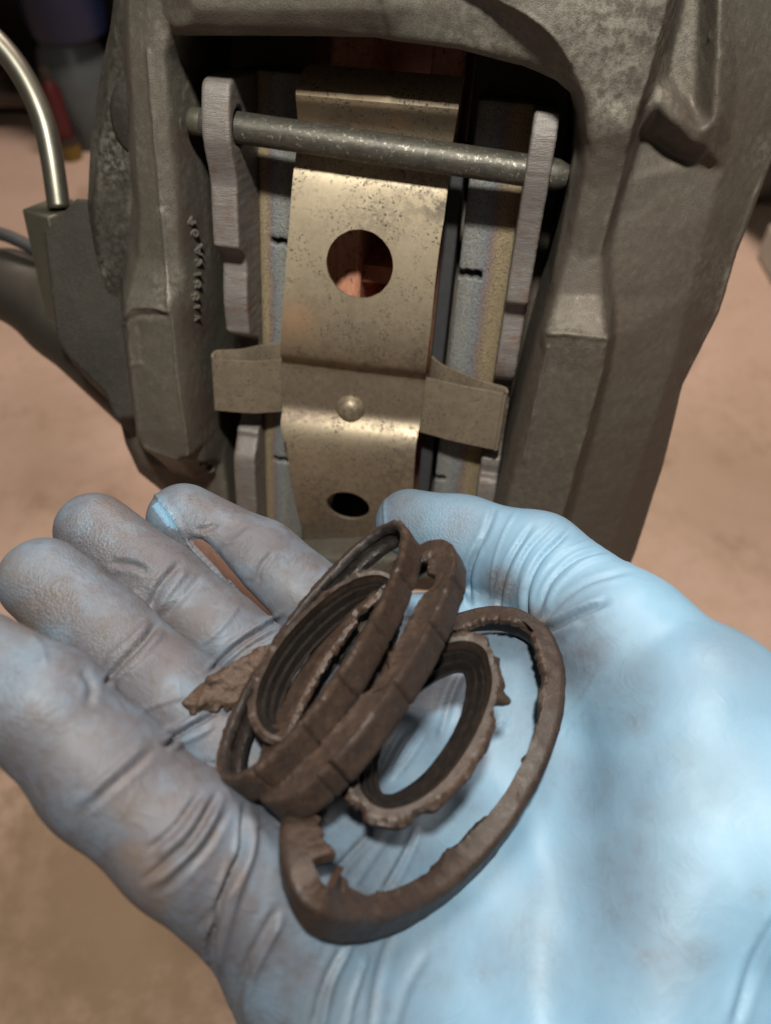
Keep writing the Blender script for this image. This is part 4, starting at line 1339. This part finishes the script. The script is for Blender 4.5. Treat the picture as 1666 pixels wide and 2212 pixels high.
def nicks(seed, n, wmin=.03, wmax=.16):
    g_ = np.random.default_rng(seed)
    c = g_.uniform(0, 2 * math.pi, n); w = g_.uniform(wmin, wmax, n); h = g_.uniform(.25, 1., n)
    def f(t):
        a = (t - c + math.pi) % (2 * math.pi) - math.pi
        return float(np.max(h * np.exp(-np.abs(a / w) ** 3)))
    return f


def tear_edge(idx, depth, seed=1, n=9, crack=(), outer=()):
    """ragged lip: profile points idx are eaten outwards (or, depth < 0, inwards); narrow cracks across the outer face"""
    f1 = nicks(seed, n)
    def f(t, pf, tv):
        k = depth * (f1(t) + .06 * n1d(t, 7, seed) + .08 * n1d(t, 31, seed + 5))
        for i in idx:
            pf[i, 0] += k
            tv[i] = .6
        for c, d in crack:
            a = (t - c + math.pi) % (2 * math.pi) - math.pi
            e = math.exp(-(a / .011) ** 2)
            for i in outer:
                pf[i, 0] -= d * e
        return pf, tv
    return f


def build_rings():
    def plane(d0, slope, lean):
        # deeper towards the far end (slope) and towards the upper left (lean)
        return lambda t, uv: d0 + slope * math.cos(t) - lean * math.sin(t)
    w = .29
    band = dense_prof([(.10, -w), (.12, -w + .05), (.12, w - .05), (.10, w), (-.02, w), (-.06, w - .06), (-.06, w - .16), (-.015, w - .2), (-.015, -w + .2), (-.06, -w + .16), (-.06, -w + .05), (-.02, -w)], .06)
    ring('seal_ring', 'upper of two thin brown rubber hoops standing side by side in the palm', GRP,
         ellipse_path((690, 1428), 318, 76, (.548, -.836), plane(14.0, 1.45, .95), 520, .03, (.4, 1.0)), band, M['rubber'], tear_edge([i for i, q in enumerate(band) if q[1] < -.2 and q[0] > .05], -.05, 31, 7, [(.75, .05), (1.18, .07), (1.62, .05), (2.05, .06), (2.62, .07)], [i for i, q in enumerate(band) if q[0] > .06]), seed=1, inner_shade=[i for i, q in enumerate(band) if q[0] < .0])
    band2 = dense_prof([(.10, -w), (.13, -w + .05), (.13, w - .05), (.10, w), (-.02, w), (-.06, w - .06), (-.02, w - .14), (-.02, -w + .25), (-.42, -w + .12), (-.44, -w + .05), (-.38, -w - .02), (-.02, -w)], .06)
    lip2 = [i for i, q in enumerate(band2) if q[0] < -.2]
    ring('seal_ring', 'lower right of two thin brown rubber hoops with torn inner lip and notched rim', GRP,
         ellipse_path((780, 1467), 318, 88, (.575, -.818), plane(13.85, 1.4, 1.0), 520, .03, (2., .3)), band2, M['rubber'], tear_edge(lip2, .30, 3, 7, [(.55, .05), (.98, .08), (1.5, .06), (2.2, .09), (2.35, .05)], [i for i, q in enumerate(band2) if q[0] > .06]), seed=2)

    def pleats(r0, r1, z0, z1, n, amp):
        """zigzag wall from the rim to the inner hole, then back along its underside"""
        up = []; dn = []
        for k in range(2 * n + 1):
            t = k / (2 * n)
            w_ = amp * (1 if k % 2 else -1)
            up.append((r0 + (r1 - r0) * t, z0 + (z1 - z0) * t + w_)); dn.append((r0 + (r1 - r0) * t, z0 + (z1 - z0) * t + w_ + .10))
        return up + dn[::-1]
    # pleated inner boot, left
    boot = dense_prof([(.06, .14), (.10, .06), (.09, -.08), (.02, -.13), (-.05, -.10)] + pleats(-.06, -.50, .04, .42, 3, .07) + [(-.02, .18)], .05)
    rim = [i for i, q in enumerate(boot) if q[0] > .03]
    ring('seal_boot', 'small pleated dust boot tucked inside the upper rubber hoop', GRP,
         ellipse_path((706, 1426), 208, 108, (.60, -.80), plane(14.1, .9, .15), 360, .04, (1., 2.)), boot, M['rubber'], tear_edge(rim, -.07, 7, 11), seed=3, inner_shade=[i for i, q in enumerate(boot) if q[0] < -.10])

    # pleated inner boot, right
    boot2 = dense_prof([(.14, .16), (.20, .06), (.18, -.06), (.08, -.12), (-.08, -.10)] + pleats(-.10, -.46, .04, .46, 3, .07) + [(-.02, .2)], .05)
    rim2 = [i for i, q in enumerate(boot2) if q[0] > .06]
    t2 = tear_edge(rim2, -.17, 11, 12)
    fl_ = nicks(41, 4, .03, .09)

    def flaps(t, pf, tv):
        pf, tv = t2(t, pf, tv)
        k = .26 * fl_(t) * (1 if math.sin(t) > -.2 else 0)
        for i in rim2:
            if pf[i, 1] > -.05:
                pf[i, 0] += k; pf[i, 1] += .3 * k
        return pf, tv
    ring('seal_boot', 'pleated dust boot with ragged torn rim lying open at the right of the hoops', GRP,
         ellipse_path((914, 1570), 212, 122, (.59, -.81), plane(13.5, .9, .3), 360, .03, (2.6, .8)), boot2, M['rubber'], flaps, seed=4, inner_shade=[i for i, q in enumerate(boot2) if q[0] < -.14])

    # thick torn outer ring, lying on the palm
    big = dense_prof([(.05, -.31), (.0, -.35), (-.40, -.36), (-.46, -.31), (-.46, -.20), (-.22, -.12), (-.18, .18), (-.10, .27), (.02, .27), (.08, .22), (.09, -.25)], .06)
    lip3 = [i for i, q in enumerate(big) if q[0] < -.35]

    nk = nicks(17, 10, .05, .25)

    def tear(t, pf, tv):
        # more of the lip is left at the lower left end of the ring
        a = (t - math.radians(195) + math.pi) % (2 * math.pi) - math.pi
        left = math.exp(-(a / .55) ** 2)
        k = .02 + .22 * nk(t) + .05 * n1d(t, 9, 21) + .05 * n1d(t, 25, 22) - .32 * left * (1 if n1d(t, 5, 24) > -.12 else -.8)
        for i in lip3:
            pf[i, 0] += k
            tv[i] = min(1, .5 + left)
        return pf, tv
    ctr, a_, b_, e_ = (910, 1672), 388, 220, np.array([.60, -.80])
    th = np.linspace(0, 2 * math.pi, 64, endpoint=False)
    dd = np.array([palm_depth(ctr[0] + a_ * math.cos(t) * e_[0] + b_ * math.sin(t) * .80, ctr[1] + a_ * math.cos(t) * e_[1] + b_ * math.sin(t) * .60) or 16. for t in th])
    B = np.stack([np.ones(64), np.cos(th), np.sin(th), np.cos(2 * th), np.sin(2 * th)], 1)
    co = np.linalg.lstsq(B, dd, rcond=None)[0]
    gap = (B @ co - dd).max()
    def on_palm(t, uv):
        return float(np.array([1, math.cos(t), math.sin(t), math.cos(2 * t), math.sin(2 * t)]) @ co) - .24 - .55 * gap
    ring('seal_ring', 'thickest torn rubber ring lying flat on the palm towards the thumb base', GRP,
         ellipse_path(ctr, a_, b_, e_, on_palm, 460, .012, (.5, 1.2)), big, M['rubber'], tear, seed=5)

    # crumbling shred of rubber at the left
    ol = [(384, 1518), (410, 1500), (440, 1478), (455, 1460), (480, 1446), (520, 1420), (560, 1392), (600, 1390), (600, 1530), (560, 1548), (540, 1546), (520, 1530), (505, 1528), (490, 1540), (478, 1530), (462, 1544), (440, 1540), (425, 1556), (405, 1546), (396, 1530)]
    d0 = 14.35
    olx = np.array([P(u, v, d0)[:2] for u, v in ol])

    def fn(p):
        xy = p[:, :2] * (d0 / -p[:, 2])[:, None]
        n = noise(p, 3.2, 71, 3)
        d = poly_sdf(xy[:, 0], xy[:, 1], olx) + .05 * n
        zc = -d0 - .12 * np.sin(p[:, 0] * 2.2) - .25 * (p[:, 1] + 3.6)
        f = smax(d, np.abs(p[:, 2] - zc) - .26 - .08 * n, .22)
        return f + .06 * noise(p, 7, 75, 2) + .05 * np.abs(noise(p, 3.5, 78, 2))
    V, Q = sdf_mesh(fn, (olx[:, 0].min() - .3, olx[:, 1].min() - .3, -d0 - 1.2), (olx[:, 0].max() + .3, olx[:, 1].max() + .3, -d0 + 1.2), .035)
    m, nt, b = new_mat('crumbled_rubber'); g = G(nt)
    n2 = g.noise(8, 6, .7); n3 = g.noise(26, 3, .6)
    col = g.mix(g.ramp(n2, [(.35, 0.), (.65, 1.)]), (.032, .020, .014), (.085, .052, .036))
    col = g.mix(g.ramp(n3, [(.70, 0.), (.75, .9)]), col, (.40, .28, .18))
    bn = g.bump(n2, .8, .05); bn = g.bump(n3, .6, .03, bn)
    g.put(b, color=col, rough=.5, normal=bn, spec=.35)
    link('rubber_shred', W(V), Q, m, None, label='small crumbling shred of brown rubber poking out left of the hoops', cat='rubber shred')


build_rings()


# ------------------------------------------------------------------ clutter far behind, out of focus
def floor_hit(u, v, h=0.):
    r = np.array([(u - CX) / F0, -(v - CY) / F0, -1.0]) @ RC.T
    t = (h - CAMH) / r[2]
    return C0 + r * t


def world_box(name, label, cat, lo, hi, mat, bev=.6, extra=None, group=None):
    lo = np.array(lo, float); hi = np.array(hi, float)
    V = np.array([(x, y, z) for z in (lo[2], hi[2]) for y in (lo[1], hi[1]) for x in (lo[0], hi[0])])
    o = link(name, V, [(0, 2, 3, 1), (4, 5, 7, 6), (0, 1, 5, 4), (2, 6, 7, 3), (0, 4, 6, 2), (1, 3, 7, 5)], mat, None, smooth=False, label=label, cat=cat, group=group)
    bevel(o, bev, 2)
    return o


def lathe_at(name, base, prof, mat, parent, sq=1.0):
    v, f = lathe(prof, 36)
    return link(name, v + np.asarray(base), f, mat, parent, sharp=40)


def as_cam(w):
    return (np.asarray(w, float) - C0) @ RC


def build_clutter():
    a = floor_hit(60, 300)
    y0 = a[1]
    wood = mat_plain('dark_stained_wood', (.030, .021, .015), .6, 0, .4, .2, .2)
    brown = mat_plain('brown_painted_board', (.060, .043, .032), .6, 0, .3, .1, .1)
    # low wooden stand
    root = thing('wooden_stand', 'dark low wooden stand with two shelves against the back wall', 'stand', as_cam((a[0] - 20, y0 + 30, 0)))
    def bx(name, lo, hi, mat):
        lo = np.array(lo, float); hi = np.array(hi, float)
        V = np.array([(x, y, z) for z in (lo[2], hi[2]) for y in (lo[1], hi[1]) for x in (lo[0], hi[0])])
        o = link(name, V, [(0, 2, 3, 1), (4, 5, 7, 6), (0, 1, 5, 4), (2, 6, 7, 3), (0, 4, 6, 2), (1, 3, 7, 5)], mat, root, smooth=False)
        bevel(o, .3, 2)
    x0, x1 = -190, 40
    bx('shelf', (x0, y0 + 4, 5), (x1, y0 + 50, 8), brown); bx('shelf', (x0, y0 + 4, 38), (x1, y0 + 50, 41), brown)
    bx('back_panel', (x0, y0 + 50, 0), (x1, y0 + 52, 75), wood)
    for x in (x0, x1 - 5, (x0 + x1) / 2 - 20):
        bx('post', (x, y0 + 3, 0), (x + 5, y0 + 8, 75), wood)
    bx('top_board', (x0, y0 + 2, 75), (x1, y0 + 52, 79), wood)
    # things on the lower shelf
    bl = mat_plain('blue_plastic', (.008, .014, .05), .4, 0, .3, .3, .05)
    wh = mat_plain('frosted_plastic', (.075, .095, .105), .4, 0, .2, .3, .05)
    rd = mat_plain('red_plastic', (.07, .008, .010), .4, 0, .2, .3, .05)
    ye = mat_plain('yellow_plastic', (.16, .10, .015), .45, 0, .2, .3, .05)
    def at(u, v, y, dz=0):
        r = np.array([(u - CX) / F0, -(v - CY) / F0, -1.0]) @ RC.T
        t = (y - C0[1]) / r[1]
        return C0 + r * t
    p = at(176, 200, y0 + 1)
    root2 = thing('jug', 'frosted plastic jug with a big dark blue cap standing at the back left', 'jug', as_cam((p[0], p[1], 0)))
    z1 = at(176, 62, y0 + 1)[2]
    lathe_at('body', (p[0], p[1], 0), [(0, 0), (7, 0), (7.6, 1), (7.8, z1 * .55), (6.5, z1 * .85), (4.2, z1), (0, z1)], wh, root2)
    lathe_at('cap', (p[0] + 1.5, p[1] - 1, z1), [(0, 0), (7.5, 0), (8, 3), (8, 20), (0, 21)], bl, root2)
    p = at(112, 205, y0 - 8)
    root2 = thing('bottle', 'small red bottle out of focus low at the back left', 'bottle', as_cam((p[0], p[1], 0)))
    lathe_at('body', (p[0], p[1], 0), [(0, 0), (1.9, 0), (2.0, 1), (2.0, p[2] + 1), (.9, p[2] + 3), (0, p[2] + 3)], rd, root2)
    lathe_at('cap', (p[0], p[1], p[2] + 3), [(0, 0), (1.0, 0), (1.0, 2.0), (0, 2.1)], wood, root2)
    p = at(130, 252, y0 - 9)
    root2 = thing('tub', 'small yellow tub on the floor in front of the red bottle', 'tub', as_cam((p[0], p[1], 0)))
    lathe_at('body', (p[0], p[1], 0), [(0, 0), (2.2, 0), (2.4, 3.5), (0, 3.5)], ye, root2)
    lathe_at('lid', (p[0], p[1], 3.5), [(0, 0), (2.5, 0), (2.5, .6), (0, .7)], wood, root2)
    # right: black tyre and a pale block on the floor
    q = floor_hit(1690, 560)
    root2 = thing('tyre', 'black tyre standing out of focus beyond the right edge of the caliper', 'tyre', as_cam((q[0] + 4, q[1] + 6, 0)))
    blk = mat_plain('black_tyre_rubber', (.012, .012, .013), .6, 0, .3, .5, .3, .1)
    prof = []
    for t in np.linspace(0, 2 * math.pi, 24, endpoint=False):
        c, s_ = math.cos(t), math.sin(t)
        prof.append((24 + 9 * np.sign(c) * abs(c) ** .7, 8 * np.sign(s_) * abs(s_) ** .6))
    prof.append(prof[0])
    v, f = lathe(prof, 64)
    V = np.stack([v[:, 2] + q[0] + 0, v[:, 0] + q[1] + 30, v[:, 1] + 33], 1)
    link('tyre_casing', V, f, blk, root2)
    v, f = lathe([(0, -2), (13, -2), (15.5, -6), (16, -6), (16, 6), (15.5, 6), (13, 2), (0, 2)], 48)
    V = np.stack([v[:, 2] + q[0] + 0, v[:, 0] + q[1] + 30, v[:, 1] + 33], 1)
    link('rim', V, f, M['dark_steel'], root2)
    q = floor_hit(1672, 606)
    world_box('wheel_chock', 'pale grey block lying on the floor at the right edge', 'block', (q[0] - 1, q[1] - 2, 0), (q[0] + 16, q[1] + 8, 7), mat_plain('pale_block', (.45, .43, .38), .7, 0, .15, .3), .8)


build_clutter()
